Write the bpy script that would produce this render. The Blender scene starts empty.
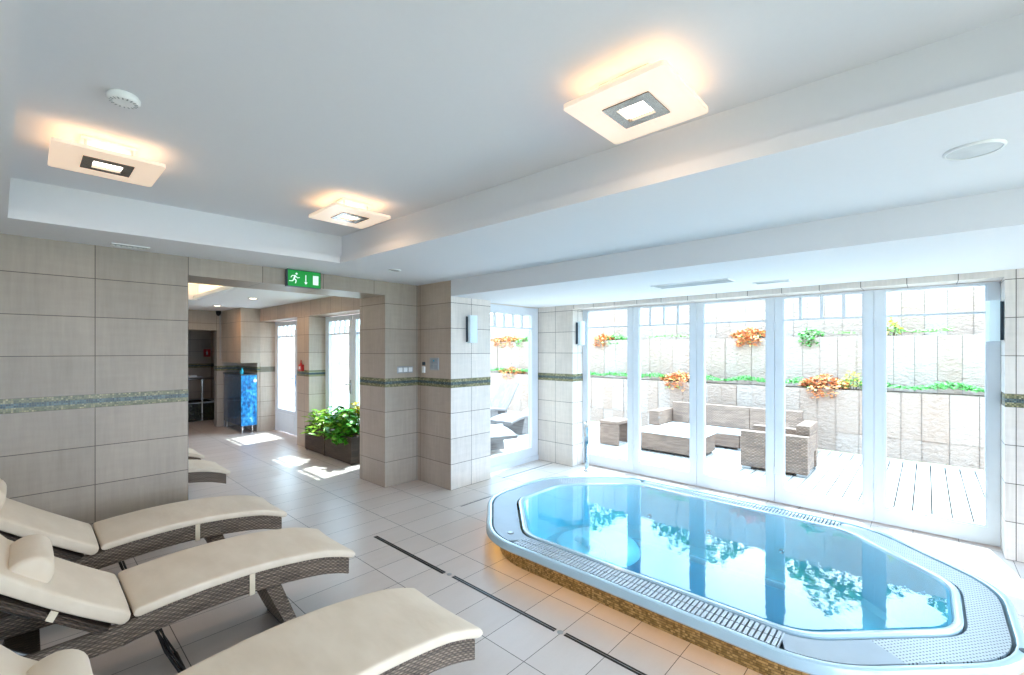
import bpy, bmesh, math, random
from mathutils import Vector, Matrix
random.seed(7)
COL = bpy.context.scene.collection
PI = math.pi

# ------------------------------------------------------------------ colours
def lin(c):
    return tuple(((x/255.0)/12.92 if x/255.0 <= .04045 else (((x/255.0)+.055)/1.055)**2.4) for x in c) + (1.0,)

# ------------------------------------------------------------------ materials
class NT:
    def __init__(s, name):
        s.m = bpy.data.materials.new(name); s.m.use_nodes = True
        s.t = s.m.node_tree; s.t.nodes.clear()
        s.out = s.t.nodes.new('ShaderNodeOutputMaterial')
    def n(s, typ, **kw):
        nd = s.t.nodes.new(typ)
        for k, v in kw.items(): setattr(nd, k, v)
        return nd
    def l(s, a, b): s.t.links.new(a, b)
    def setin(s, sock, v):
        if hasattr(v, 'is_linked') or isinstance(v, bpy.types.NodeSocket): s.l(v, sock)
        else: sock.default_value = v
    def math(s, op, a, b=0.0, c=None, clamp=False):
        nd = s.n('ShaderNodeMath', operation=op); nd.use_clamp = clamp
        s.setin(nd.inputs[0], a); s.setin(nd.inputs[1], b)
        if c is not None: s.setin(nd.inputs[2], c)
        return nd.outputs[0]
    def mix(s, f, a, b, blend='MIX'):
        nd = s.n('ShaderNodeMix', data_type='RGBA', blend_type=blend)
        s.setin(nd.inputs[0], f); s.setin(nd.inputs[6], a); s.setin(nd.inputs[7], b)
        return nd.outputs[2]
    def noise(s, vec, scale, detail=3, rough=.55):
        nd = s.n('ShaderNodeTexNoise'); nd.inputs['Scale'].default_value = scale
        nd.inputs['Detail'].default_value = detail; nd.inputs['Roughness'].default_value = rough
        if vec is not None: s.l(vec, nd.inputs['Vector'])
        return nd.outputs[0]
    def pos(s):
        return s.n('ShaderNodeNewGeometry').outputs['Position']
    def mapping(s, vec, scale=(1,1,1), loc=(0,0,0)):
        nd = s.n('ShaderNodeMapping'); s.l(vec, nd.inputs[0])
        nd.inputs['Scale'].default_value = scale; nd.inputs['Location'].default_value = loc
        return nd.outputs[0]
    def sep(s, vec):
        nd = s.n('ShaderNodeSeparateXYZ'); s.l(vec, nd.inputs[0]); return nd.outputs
    def ramp(s, f, stops, interp='LINEAR'):
        nd = s.n('ShaderNodeValToRGB'); nd.color_ramp.interpolation = interp
        e = nd.color_ramp.elements
        while len(e) > 1: e.remove(e[-1])
        e[0].position = stops[0][0]; e[0].color = stops[0][1]
        for p, c in stops[1:]:
            x = e.new(p); x.color = c
        s.l(f, nd.inputs[0]); return nd.outputs[0]
    def bump(s, h, strength=.3, dist=.01):
        nd = s.n('ShaderNodeBump'); nd.inputs['Strength'].default_value = strength
        nd.inputs['Distance'].default_value = dist; s.l(h, nd.inputs['Height']); return nd.outputs[0]
    def bsdf(s, color, rough=.5, metal=0.0, spec=.5, normal=None, emis=None, estr=0.0, coat=0.0, sss=0):
        b = s.n('ShaderNodeBsdfPrincipled')
        s.setin(b.inputs['Base Color'], color); s.setin(b.inputs['Roughness'], rough)
        s.setin(b.inputs['Metallic'], metal); s.setin(b.inputs['Specular IOR Level'], spec)
        if normal is not None: s.l(normal, b.inputs['Normal'])
        if emis is not None:
            s.setin(b.inputs['Emission Color'], emis); b.inputs['Emission Strength'].default_value = estr
        if coat: b.inputs['Coat Weight'].default_value = coat; b.inputs['Coat Roughness'].default_value = .1
        s.l(b.outputs[0], s.out.inputs[0]); return b

def line_mask(t, coord, offset, spacing, half):
    """1 inside joint line"""
    f = t.math('FRACT', t.math('DIVIDE', t.math('SUBTRACT', coord, offset), spacing))
    d = t.math('MINIMUM', f, t.math('SUBTRACT', 1.0, f))
    return t.math('LESS_THAN', d, half/spacing)

def tile_cell(t, coord, offset, spacing):
    return t.math('FLOOR', t.math('DIVIDE', t.math('SUBTRACT', coord, offset), spacing))

GROUT = lin((92, 82, 74))
def wall_tile(name, axis, offset, spacing, base=(188, 168, 148), yjoint=True):
    t = NT(name); P = t.pos(); x, y, z = t.sep(P)[0:3]
    u = x if axis == 'x' else y
    # joint heights: multiples of .3 up to 1.2, band 1.2-1.3, then 1.6, 1.9, 2.2 ...
    hi = t.math('GREATER_THAN', z, 1.25)
    z2 = t.math('SUBTRACT', z, t.math('MULTIPLY', hi, .1))
    jz = line_mask(t, z2, 0.0, .3, .0028)
    ju = line_mask(t, u, offset, spacing, .0026)
    joint = t.math('MAXIMUM', jz, ju)
    band = t.math('MULTIPLY', t.math('GREATER_THAN', z, 1.2), t.math('LESS_THAN', z, 1.3))
    # woven streaks in the porcelain
    s1 = t.noise(t.mapping(P, (38, 38, 3.2)), 1.0, 4, .6)
    s2 = t.noise(t.mapping(P, (5, 5, 26)), 1.0, 4, .6)
    s3 = t.noise(t.mapping(P, (2.2, 2.2, .9)), 1.0, 2)
    wn = t.n('ShaderNodeTexWhiteNoise', noise_dimensions='2D')
    cmb = t.n('ShaderNodeCombineXYZ'); t.l(tile_cell(t, u, offset, spacing), cmb.inputs[0]); t.l(tile_cell(t, z2, 0, .3), cmb.inputs[1])
    t.l(cmb.outputs[0], wn.inputs['Vector'])
    k = t.math('ADD', t.math('MULTIPLY', s1, .34), t.math('ADD', t.math('MULTIPLY', s2, .2), t.math('ADD', t.math('MULTIPLY', s3, .34), t.math('MULTIPLY', wn.outputs[0], .12))))
    a = tuple(int(c*.9) for c in base); b = tuple(min(255, int(c*1.07)) for c in base)
    col = t.ramp(k, [(.3, lin(a)), (.72, lin(b))])
    # mosaic band
    w = .0125
    mu = tile_cell(t, u, 0, w); mz = tile_cell(t, z, 0, w)
    c2 = t.n('ShaderNodeCombineXYZ'); t.l(mu, c2.inputs[0]); t.l(mz, c2.inputs[1])
    w2 = t.n('ShaderNodeTexWhiteNoise', noise_dimensions='2D'); t.l(c2.outputs[0], w2.inputs['Vector'])
    gold = t.ramp(w2.outputs[0], [(0, lin((88, 92, 62))), (.45, lin((118, 118, 84))), (.8, lin((150, 144, 104))), (1, lin((190, 180, 140)))])
    blue = t.ramp(w2.outputs[0], [(0, lin((40, 58, 66))), (.5, lin((62, 84, 90))), (1, lin((104, 126, 126)))])
    mid = t.math('MULTIPLY', t.math('GREATER_THAN', z, 1.2333), t.math('LESS_THAN', z, 1.2667))
    mcol = t.mix(mid, gold, blue)
    mj = t.math('MAXIMUM', line_mask(t, u, 0, w, .0009), line_mask(t, z, 0, w, .0009))
    mcol = t.mix(mj, mcol, lin((110, 104, 88)))
    col = t.mix(joint, col, GROUT)
    col = t.mix(band, col, mcol)
    rough = t.math('MULTIPLY_ADD', band, -.2, .42)
    nrm = t.bump(t.math('SUBTRACT', t.math('MULTIPLY', s1, .15), t.math('MAXIMUM', joint, t.math('MULTIPLY', band, mj))), .35, .003)
    t.bsdf(col, rough, 0, .45, nrm)
    return t.m

def floor_tile():
    t = NT('floor_tiles'); P = t.pos(); x, y, z = t.sep(P)[0:3]
    jx = line_mask(t, x, 1.79, .6, .0024); jy = line_mask(t, y, 1.565, .2945, .0020)
    joint = t.math('MAXIMUM', jx, jy)
    c = t.n('ShaderNodeCombineXYZ'); t.l(tile_cell(t, x, 1.79, .6), c.inputs[0]); t.l(tile_cell(t, y, 1.565, .2945), c.inputs[1])
    w = t.n('ShaderNodeTexWhiteNoise', noise_dimensions='2D'); t.l(c.outputs[0], w.inputs['Vector'])
    s = t.noise(t.mapping(P, (1.2, 7, 1)), 1.4, 4, .6)
    s2 = t.noise(P, 60, 2)
    k = t.math('ADD', t.math('MULTIPLY', s, .45), t.math('ADD', t.math('MULTIPLY', w.outputs[0], .28), t.math('MULTIPLY', s2, .2)))
    col = t.ramp(k, [(.2, lin((199, 188, 180))), (.75, lin((211, 201, 195)))])
    col = t.mix(joint, col, lin((84, 76, 72)))
    r = t.math('ADD', t.math('MULTIPLY', s2, .04), .33)
    t.bsdf(col, r, 0, .5, t.bump(t.math('SUBTRACT', 0, joint), .4, .002))
    return t.m

def simple(name, c, rough=.5, metal=0, spec=.5, nscale=0, nstr=.1, var=.06, emis=None, estr=0, coat=0):
    t = NT(name); P = t.n('ShaderNodeTexCoord').outputs['Object']
    n1 = t.noise(P, nscale if nscale else 6, 3)
    a = tuple(max(0, int(x*(1-var))) for x in c); b = tuple(min(255, int(x*(1+var))) for x in c)
    col = t.ramp(n1, [(.3, lin(a)), (.7, lin(b))])
    nrm = t.bump(n1, nstr, .004) if nscale else None
    t.bsdf(col, rough, metal, spec, nrm, lin(emis) if emis else None, estr, coat)
    return t.m

def emit(name, c, strength):
    t = NT(name); e = t.n('ShaderNodeEmission'); e.inputs[0].default_value = lin(c); e.inputs[1].default_value = strength
    t.l(e.outputs[0], t.out.inputs[0]); return t.m

def schlick(t, f0, nrm=None):
    """reflectance of the front face only (the two faces of a pane share one medium here)"""
    g = t.n('ShaderNodeNewGeometry'); d = t.n('ShaderNodeVectorMath', operation='DOT_PRODUCT')
    t.l(g.outputs['Incoming'], d.inputs[0]); t.l(nrm if nrm is not None else g.outputs['Normal'], d.inputs[1])
    c = t.math('SUBTRACT', 1.0, t.math('ABSOLUTE', d.outputs['Value']), clamp=True)
    f = t.math('MULTIPLY_ADD', t.math('POWER', c, 5.0), 1-f0, f0)
    return t.math('MULTIPLY', f, t.math('SUBTRACT', 1.0, g.outputs['Backfacing']))
def glass_mat(name, tint=(240, 250, 250), refl=.6, rough=0.0):
    t = NT(name); tr = t.n('ShaderNodeBsdfTransparent'); tr.inputs[0].default_value = lin(tint)
    g = t.n('ShaderNodeBsdfGlossy'); g.inputs['Roughness'].default_value = rough
    m = t.n('ShaderNodeMixShader'); t.l(t.math('MULTIPLY', schlick(t, .04), refl), m.inputs[0])
    t.l(tr.outputs[0], m.inputs[1]); t.l(g.outputs[0], m.inputs[2]); t.l(m.outputs[0], t.out.inputs[0]); return t.m

def water_mat():
    t = NT('pool_water'); P = t.pos()
    tr = t.n('ShaderNodeBsdfTransparent'); tr.inputs[0].default_value = (.93, .985, 1, 1)
    g = t.n('ShaderNodeBsdfGlossy'); g.inputs['Roughness'].default_value = .015
    n = t.noise(P, 9, 3); nrm = t.bump(n, .012, .05); t.l(nrm, g.inputs['Normal'])
    m = t.n('ShaderNodeMixShader'); t.l(t.math('MULTIPLY', schlick(t, .03, nrm), 1.6, clamp=True), m.inputs[0])
    t.l(tr.outputs[0], m.inputs[1]); t.l(g.outputs[0], m.inputs[2]); t.l(m.outputs[0], t.out.inputs[0])
    v = t.n('ShaderNodeVolumeAbsorption'); v.inputs[0].default_value = (.0, .80, .93, 1); v.inputs[1].default_value = .62
    t.l(v.outputs[0], t.out.inputs['Volume'])
    return t.m

def wicker(name, light, dark, rowh=.0105, period=.034, rough=.6, ribs=True):
    """flat synthetic cane woven over upright ribs; UV in metres (u along, v up)"""
    t = NT(name); uv = t.n('ShaderNodeUVMap').outputs[0]; u, v, _ = t.sep(uv)[0:3]
    row = t.math('DIVIDE', v, rowh); r = t.math('FLOOR', row)
    prof = t.math('ABSOLUTE', t.math('SINE', t.math('MULTIPLY', row, PI)))
    ph = t.math('MULTIPLY', t.math('MODULO', r, 2.0), 1.0)
    wv = t.math('SINE', t.math('MULTIPLY', t.math('ADD', t.math('DIVIDE', u, period/2), ph), PI))
    over = t.math('MULTIPLY_ADD', wv, .5, .5)
    h = t.math('MULTIPLY', t.math('POWER', prof, .6), t.math('MULTIPLY_ADD', over, .6, .4))
    c = t.n('ShaderNodeCombineXYZ'); t.l(r, c.inputs[0]); t.l(t.math('FLOOR', t.math('DIVIDE', u, .11)), c.inputs[1])
    w = t.n('ShaderNodeTexWhiteNoise', noise_dimensions='2D'); t.l(c.outputs[0], w.inputs['Vector'])
    lt = t.mix(w.outputs[0], lin(light), lin(tuple(int(x*.72) for x in light)))
    col = t.mix(h, lin(dark), lt)
    t.bsdf(col, rough, 0, .4, t.bump(h, .9, .006)); return t.m

M = {}
M['floor'] = floor_tile()
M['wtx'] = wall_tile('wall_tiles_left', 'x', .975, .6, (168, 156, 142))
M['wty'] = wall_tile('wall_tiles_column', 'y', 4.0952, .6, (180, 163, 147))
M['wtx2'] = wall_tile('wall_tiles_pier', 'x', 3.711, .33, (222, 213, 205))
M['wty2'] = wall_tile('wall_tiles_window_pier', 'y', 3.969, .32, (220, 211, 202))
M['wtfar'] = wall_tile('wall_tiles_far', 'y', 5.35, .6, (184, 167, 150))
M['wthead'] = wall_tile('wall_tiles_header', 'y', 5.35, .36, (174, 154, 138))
M['plaster'] = simple('painted_plaster', (226, 228, 232), .85, 0, .2, 40, .006, .004)
M['wplaster'] = simple('white_wall_paint', (215, 214, 210), .85, 0, .2, 40, .03, .01)
M['wframe'] = simple('white_lacquered_wood', (216, 222, 229), .35, 0, .5, 0, 0, .01)
M['glass'] = glass_mat('window_glass')
M['shelfglass'] = glass_mat('table_glass', (225, 240, 240), 1.0)
M['tabletop'] = simple('frosted_white_table_glass', (226, 232, 234), .5, 0, .3)
M['ring'] = simple('dark_mirror_metal', (120, 112, 104), .18, 1, .5, 0, 0, .02)
M['chrome'] = simple('chrome', (215, 218, 220), .12, 1, .5, 0, 0, .02)
M['steel'] = simple('brushed_steel', (170, 172, 174), .35, 1, .5, 0, 0, .05)
M['blackmetal'] = simple('black_tube_metal', (30, 28, 27), .4, .6, .5, 0, 0, .1)
M['greymetal'] = simple('grey_bracket_metal', (120, 122, 122), .35, .8, .5, 0, 0, .1)
M['dark'] = simple('dark_slot', (26, 25, 24), .6, 0, .3)
M['drain'] = simple('drain_slot_metal', (44, 42, 41), .45, .5, .4)
M['acrylic'] = simple('pool_acrylic', (178, 206, 220), .16, 0, .6, 0, 0, .01, coat=.5)
M['basin'] = simple('pool_basin_acrylic', (170, 228, 240), .3, 0, .5, 0, 0, .02)
M['panel'] = simple('pool_cover_panel', (158, 170, 182), .4, 0, .5, 0, 0, .02)
M['grate'] = simple('pool_grate_plastic', (182, 192, 200), .35, 0, .5, 0, 0, .02)
M['channel'] = simple('pool_overflow_channel', (84, 100, 110), .5, 0, .4)
M['led'] = emit('warm_led_strip', (255, 186, 70), 6.5)
M['water'] = water_mat()
M['cushion'] = None
M['wick'] = wicker('brown_grey_wicker', (176, 156, 138), (30, 23, 18), .0098, .032)
M['wickdark'] = wicker('dark_brown_wicker', (112, 94, 80), (36, 28, 23), .012, .04)
M['wickout'] = wicker('taupe_outdoor_wicker', (172, 144, 128), (108, 86, 74), .02, .05)
M['wicklight'] = wicker('light_grey_outdoor_wicker', (160, 154, 154), (112, 106, 106), .018, .045)
M['white'] = simple('white_plastic', (232, 234, 234), .4, 0, .5)
M['greyplastic'] = simple('grey_plastic', (150, 156, 160), .5, 0, .5)
M['cloth'] = simple('speaker_cloth', (206, 210, 213), .7)
M['slat'] = simple('pale_grey_slat', (196, 202, 206), .5)
M['darkgrey'] = simple('dark_grey_metal', (70, 84, 96), .4, .3, .5)
M['lampglass'] = simple('lit_frosted_glass', (246, 232, 216), .3, 0, .5, 0, 0, .01, (255, 216, 182), .34)
M['lampcore'] = emit('lit_lamp_core', (255, 244, 228), 5)
M['spotcore'] = emit('lit_downlight', (255, 226, 196), 8)
M['sconce'] = simple('frosted_sconce_glass', (218, 236, 244), .25, 0, .5, 0, 0, .01)
M['exitgreen'] = simple('exit_sign_green', (0, 140, 50), .35, 0, .5, 0, 0, .02, (0, 140, 50), .35)
M['exitwhite'] = simple('exit_sign_white', (225, 240, 232), .35, 0, .5, 0, 0, .01, (225, 240, 232), .35)
M['red'] = simple('red_enamel', (190, 34, 30), .4, 0, .5)
M['teal'] = simple('teal_glass', (30, 170, 200), .15, 0, .6)
M['blackmosaic'] = None
M['soil'] = simple('potting_soil', (58, 42, 30), .9, 0, .2, 60, .6, .3)
M['leaf'] = simple('green_leaf', (64, 130, 32), .4, 0, .45, 22, .1, .45)
M['leaf2'] = simple('pale_green_leaf', (132, 176, 52), .4, 0, .45, 22, .1, .3)
M['leafy'] = simple('yellow_leaf', (214, 196, 40), .45, 0, .4, 22, .1, .2)
M['ivy'] = simple('ground_cover_leaf', (96, 168, 88), .5, 0, .4, 18, .1, .35)
M['ivyp'] = simple('pale_ground_cover_leaf', (150, 196, 120), .5, 0, .4, 18, .1, .25)
M['orange'] = simple('orange_flower', (246, 146, 92), .5, 0, .4, 30, .1, .2)
M['yellow'] = simple('yellow_flower', (232, 206, 90), .5, 0, .4, 30, .1, .15)
M['stem'] = simple('brown_stem', (96, 78, 48), .7, 0, .3)
M['wood'] = simple('weathered_post_wood', (168, 140, 112), .7, 0, .3, 30, .3, .15)
M['roof'] = simple('roof_slab_render', (200, 200, 198), .9)

def cushion_mat():
    t = NT('cream_canvas'); P = t.n('ShaderNodeTexCoord').outputs['Object']
    w1 = t.noise(t.mapping(P, (900, 120, 120)), 1, 2); w2 = t.noise(t.mapping(P, (120, 900, 120)), 1, 2)
    wr = t.noise(t.mapping(P, (5, 2.2, 3)), 1.6, 3, .6)
    col = t.ramp(wr, [(.3, lin((216, 200, 178))), (.7, lin((226, 212, 192)))])
    h = t.math('ADD', t.math('MULTIPLY', wr, 1.0), t.math('MULTIPLY', t.math('ADD', w1, w2), .04))
    b = t.bsdf(col, .85, 0, .25, t.bump(h, .35, .012)); b.inputs['Sheen Weight'].default_value = .15
    return t.m
M['cushion'] = cushion_mat()
M['strap'] = simple('cream_strap', (222, 208, 184), .85, 0, .2)

def mosaic(name, stops, w=.02, rough=.3, metal=0.0):
    t = NT(name); P = t.pos(); x, y, z = t.sep(P)[0:3]
    c = t.n('ShaderNodeCombineXYZ')
    for i, q in enumerate((x, y, z)): t.l(tile_cell(t, q, 0, w), c.inputs[i])
    wn = t.n('ShaderNodeTexWhiteNoise', noise_dimensions='3D'); t.l(c.outputs[0], wn.inputs['Vector'])
    col = t.ramp(wn.outputs[0], [(p, lin(k)) for p, k in stops])
    j = t.math('MAXIMUM', line_mask(t, z, 0, w, .001), t.math('MULTIPLY', line_mask(t, x, 0, w, .001), line_mask(t, y, 0, w, .001)))
    col = t.mix(j, col, lin((70, 60, 44)))
    t.bsdf(col, rough, metal, .5); return t.m
M['goldmosaic'] = mosaic('gold_mosaic', [(0, (112, 92, 52)), (.5, (148, 124, 76)), (1, (186, 160, 108))], .014, .35, .2)
M['blackmosaic'] = mosaic('black_green_mosaic', [(0, (14, 18, 14)), (.6, (30, 36, 26)), (1, (62, 66, 44))], .02, .25)

def perforated():
    t = NT('perforated_grate'); P = t.pos(); x, y, z = t.sep(P)[0:3]
    p = .0155
    r = t.math('DIVIDE', x, p); rf = t.math('FLOOR', r)
    yy = t.math('ADD', t.math('DIVIDE', y, p*1.5), t.math('MULTIPLY', t.math('MODULO', t.math('ABSOLUTE', rf), 2.0), .5))
    fx = t.math('SUBTRACT', t.math('FRACT', r), .5); fy = t.math('MULTIPLY', t.math('SUBTRACT', t.math('FRACT', yy), .5), 1.5)
    d = t.math('SQRT', t.math('ADD', t.math('MULTIPLY', fx, fx), t.math('MULTIPLY', fy, fy)))
    hole = t.math('LESS_THAN', d, .27)
    col = t.mix(hole, lin((184, 194, 202)), lin((34, 48, 58)))
    t.bsdf(col, .35, 0, .5, t.bump(t.math('SUBTRACT', 0, hole), .5, .004)); return t.m
M['perf'] = perforated()

def stone_mat():
    t = NT('split_face_limestone'); P = t.pos()
    n1 = t.noise(t.mapping(P, (1, 1, 1.9)), 11, 6, .65); n2 = t.noise(P, 2.4, 3)
    oi = t.n('ShaderNodeUVMap').outputs[0]
    w = t.n('ShaderNodeTexWhiteNoise', noise_dimensions='2D'); t.l(oi, w.inputs['Vector'])
    col = t.ramp(t.math('ADD', t.math('MULTIPLY', n1, .4), t.math('MULTIPLY', w.outputs[0], .5)), [(.2, lin((170, 144, 128))), (.5, lin((180, 160, 148))), (.8, lin((187, 173, 164)))])
    t.bsdf(col, .9, 0, .2, t.bump(n1, 1.0, .045)); return t.m
M['stone'] = stone_mat(); M['mortar'] = simple('dark_wall_joint', (150, 142, 138), .9)

def deck_mat():
    t = NT('pale_deck_boards'); P = t.pos()
    n = t.noise(t.mapping(P, (2, 40, 2)), 1, 4)
    col = t.ramp(n, [(.3, lin((180, 174, 172))), (.7, lin((196, 192, 190)))])
    t.bsdf(col, .7, 0, .3, t.bump(n, .2, .003)); return t.m
M['deck'] = deck_mat()

def blue_mat(nm='blue_rippled_resin_lit', st=((0, 66, 120), (0, 118, 190), (50, 170, 226), (170, 226, 246)), em=.25):
    t = NT(nm); P = t.n('ShaderNodeTexCoord').outputs['Object']
    n = t.noise(t.mapping(P, (7, 7, 4)), 2.2, 5, .65)
    v = t.n('ShaderNodeTexVoronoi'); v.inputs['Scale'].default_value = 14; t.l(P, v.inputs['Vector'])
    k = t.math('ADD', n, t.math('MULTIPLY', v.outputs[0], .25))
    col = t.ramp(k, [(p_, lin(c_)) for p_, c_ in zip((.42, .6, .76, .9), st)])
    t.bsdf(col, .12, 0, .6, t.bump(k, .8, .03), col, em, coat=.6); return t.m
M['blue'] = blue_mat(); M['blueshade'] = blue_mat('blue_resin_shaded', ((4, 30, 52), (4, 52, 84), (20, 84, 118), (110, 150, 168)), 0)  # lit and shaded tones of one blue resin, light put into the colour
def ground_mat():
    t = NT('garden_ground'); P = t.pos(); n = t.noise(P, 3, 4)
    t.bsdf(t.ramp(n, [(.3, lin((120, 128, 96))), (.7, lin((160, 160, 130)))]), .95, 0, .1); return t.m
M['ground'] = ground_mat()

# ------------------------------------------------------------------ mesh builder
class MB:
    def __init__(s): s.bm = bmesh.new()
    def box(s, x0, x1, y0, y1, z0, z1, bev=0, seg=2):
        v = [s.bm.verts.new((x, y, z)) for z in (z0, z1) for y in (y0, y1) for x in (x0, x1)]
        f = [(0,2,3,1), (4,5,7,6), (0,1,5,4), (2,6,7,3), (0,4,6,2), (1,3,7,5)]
        fs = [s.bm.faces.new([v[i] for i in q]) for q in f]
        if bev:
            es = set(e for q in fs for e in q.edges)
            bmesh.ops.bevel(s.bm, geom=list(es), offset=bev, segments=seg, profile=.5, affect='EDGES')
        return s
    def ring_loft(s, rings, cap0=True, cap1=True, closed=True):
        R = [[s.bm.verts.new(p) for p in r] for r in rings]
        n = len(R[0])
        for a, b in zip(R, R[1:]):
            for i in range(n if closed else n-1):
                j = (i+1) % n
                s.bm.faces.new((a[i], a[j], b[j], b[i]))
        if cap0 and closed: s.bm.faces.new(list(reversed(R[0])))
        if cap1 and closed: s.bm.faces.new(R[-1])
        return s
    def tube(s, pts, r, n=10, caps=True):
        pts = [Vector(p) for p in pts]; rings = []; up = None
        rr = r if isinstance(r, (list, tuple)) else [r]*len(pts)
        for i, p in enumerate(pts):
            d = (pts[min(i+1, len(pts)-1)] - pts[max(i-1, 0)]).normalized()
            if up is None:
                up = Vector((0,0,1)) if abs(d.z) < .9 else Vector((1,0,0))
            a = d.cross(up).normalized(); b = a.cross(d).normalized(); up = b
            rings.append([p + (a*math.cos(t) + b*math.sin(t))*rr[i] for t in [2*PI*k/n for k in range(n)]])
        return s.ring_loft(rings, caps, caps)
    def cyl(s, c, r, z0, z1, n=24, r1=None):
        r1 = r if r1 is None else r1
        return s.ring_loft([[(c[0]+q*math.cos(2*PI*k/n), c[1]+q*math.sin(2*PI*k/n), z) for k in range(n)] for q, z in ((r, z0), (r1, z1))])
    def lathe(s, c, prof, n=28, axis='z'):
        rings = []
        for q, h in prof:
            ring = []
            for k in range(n):
                a = 2*PI*k/n; A = q*math.cos(a); B = q*math.sin(a)
                ring.append((c[0]+A, c[1]+B, c[2]+h) if axis == 'z' else ((c[0]+A, c[1]+h, c[2]+B) if axis == 'y' else (c[0]+h, c[1]+A, c[2]+B)))
            rings.append(ring)
        return s.ring_loft(rings)
    def poly(s, pts, d):
        """flat polygon extruded by vector d"""
        a = [s.bm.verts.new(p) for p in pts]; b = [s.bm.verts.new(Vector(p)+Vector(d)) for p in pts]
        s.bm.faces.new(a); s.bm.faces.new(list(reversed(b)))
        for i in range(len(a)):
            j = (i+1) % len(a); s.bm.faces.new((a[i], b[i], b[j], a[j]))
        return s
    def quad(s, pts):
        s.bm.faces.new([s.bm.verts.new(p) for p in pts]); return s
    def uvbox(s):
        uv = s.bm.loops.layers.uv.verify()
        s.bm.normal_update()
        for f in s.bm.faces:
            n = f.normal; ax = max(range(3), key=lambda i: abs(n[i]))
            for l in f.loops:
                c = l.vert.co
                l[uv].uv = (c.x, c.z) if ax == 1 else ((c.y, c.z) if ax == 0 else (c.x, c.y))
        return s
    def build(s, name, mat, parent=None, smooth=False, uv=False, recalc=True, mats=None):
        if recalc: bmesh.ops.recalc_face_normals(s.bm, faces=s.bm.faces[:])
        if uv: s.uvbox()
        me = bpy.data.meshes.new(name); s.bm.to_mesh(me); s.bm.free()
        for m in (mats or [mat]): me.materials.append(m)
        if smooth:
            for p in me.polygons: p.use_smooth = True
            try: me.set_sharp_from_angle(angle=math.radians(smooth if smooth is not True else 40))
            except Exception: pass
        o = bpy.data.objects.new(name, me); COL.objects.link(o)
        if parent is not None: o.parent = parent
        return o

def tag(o, label, cat, group=None, kind=None):
    o['label'] = label; o['category'] = cat
    if group: o['group'] = group
    if kind: o['kind'] = kind
    return o
def empty(name, loc, label, cat, group=None, kind=None, rz=0):
    o = bpy.data.objects.new(name, None); COL.objects.link(o); o.location = loc; o.rotation_euler[2] = rz
    o.empty_display_size = .1
    return tag(o, label, cat, group, kind)
def struct(o, label, cat): return tag(o, label, cat, None, 'structure')
def copy_tree(o, parent=None):
    c = o.copy(); COL.objects.link(c)
    if parent is not None: c.parent = parent
    for ch in [x for x in o.children]: copy_tree(ch, c)
    return c
def bx(name, dims, mat, parent=None, bev=0, uv=False):
    return MB().box(*dims, bev=bev).build(name, mat, parent, uv=uv)

ZC = 2.46      # low soffit
ZT = 2.72      # tray ceiling
# ================================================================== SHELL
b = MB(); z1 = 2.95
tray = [(-.068, 4.16), (.07, -1.2), (2.15, -1.2), (2.005, 4.04)]
outer = [(-2.0, 4.7515), (-2.0, -3.2), (3.387, -3.2), (3.387, 4.7515)]
def grow(q, g): return [(q[0][0]-g, q[0][1]+g), (q[1][0]-g, q[1][1]-g), (q[2][0]+g, q[2][1]-g), (q[3][0]+g, q[3][1]+g)]
L_ = lambda q, z: [(x, y, z) for x, y in q]
b.ring_loft([L_(outer, ZC+.03), L_(outer, ZC), L_(tray, ZC), L_(tray, 2.525), L_(grow(tray, .035), 2.525), L_(grow(tray, .035), ZT)], False, True)
b.box(3.387, 5.236, -3.2, 4.0952, 2.275, z1); b.box(4.037, 5.236, 4.0952, 4.29, 2.275, z1)
struct(b.build('ceiling', M['plaster']), 'white stepped plaster ceiling with recessed tray over the loungers', 'ceiling')
b = MB(); fx0, fx1, fy0, fy1 = .2, 1.95, 5.7, 8.9
b.box(-2, fx0, 5.3, 11.1, 2.47, z1); b.box(fx1, 3.55, 5.3, 11.1, 2.47, z1)
b.box(fx0, fx1, 5.3, fy0, 2.47, z1); b.box(fx0, fx1, fy1, 11.1, 2.47, z1); b.box(fx0, fx1, fy0, fy1, 2.72, z1)
b.box(-2, 3.55, 11.1, 13.6, 2.47, z1)
struct(b.build('ceiling_back', M['plaster']), 'white plaster ceiling of the far room with warm lit recess', 'ceiling')
b = MB(); b.box(-2.3, 5.72, -3.5, 4.42, z1, z1+.15); b.box(-2.3, 3.66, 4.42, 13.9, z1, z1+.15)
struct(b.build('roof', M['roof']), 'flat roof slab over the spa', 'roof')

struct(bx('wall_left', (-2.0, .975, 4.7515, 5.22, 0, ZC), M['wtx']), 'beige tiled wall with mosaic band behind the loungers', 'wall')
b = MB(); b.box(.975, 2.921, 4.7515, 5.3, 2.30, ZC+.01); b.box(-2.0, .975, 5.22, 5.3, 2.44, ZC+.01)
struct(b.build('trim_1', M['wtx']), 'tiled lintel over the passage carrying the exit sign', 'lintel')
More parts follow.
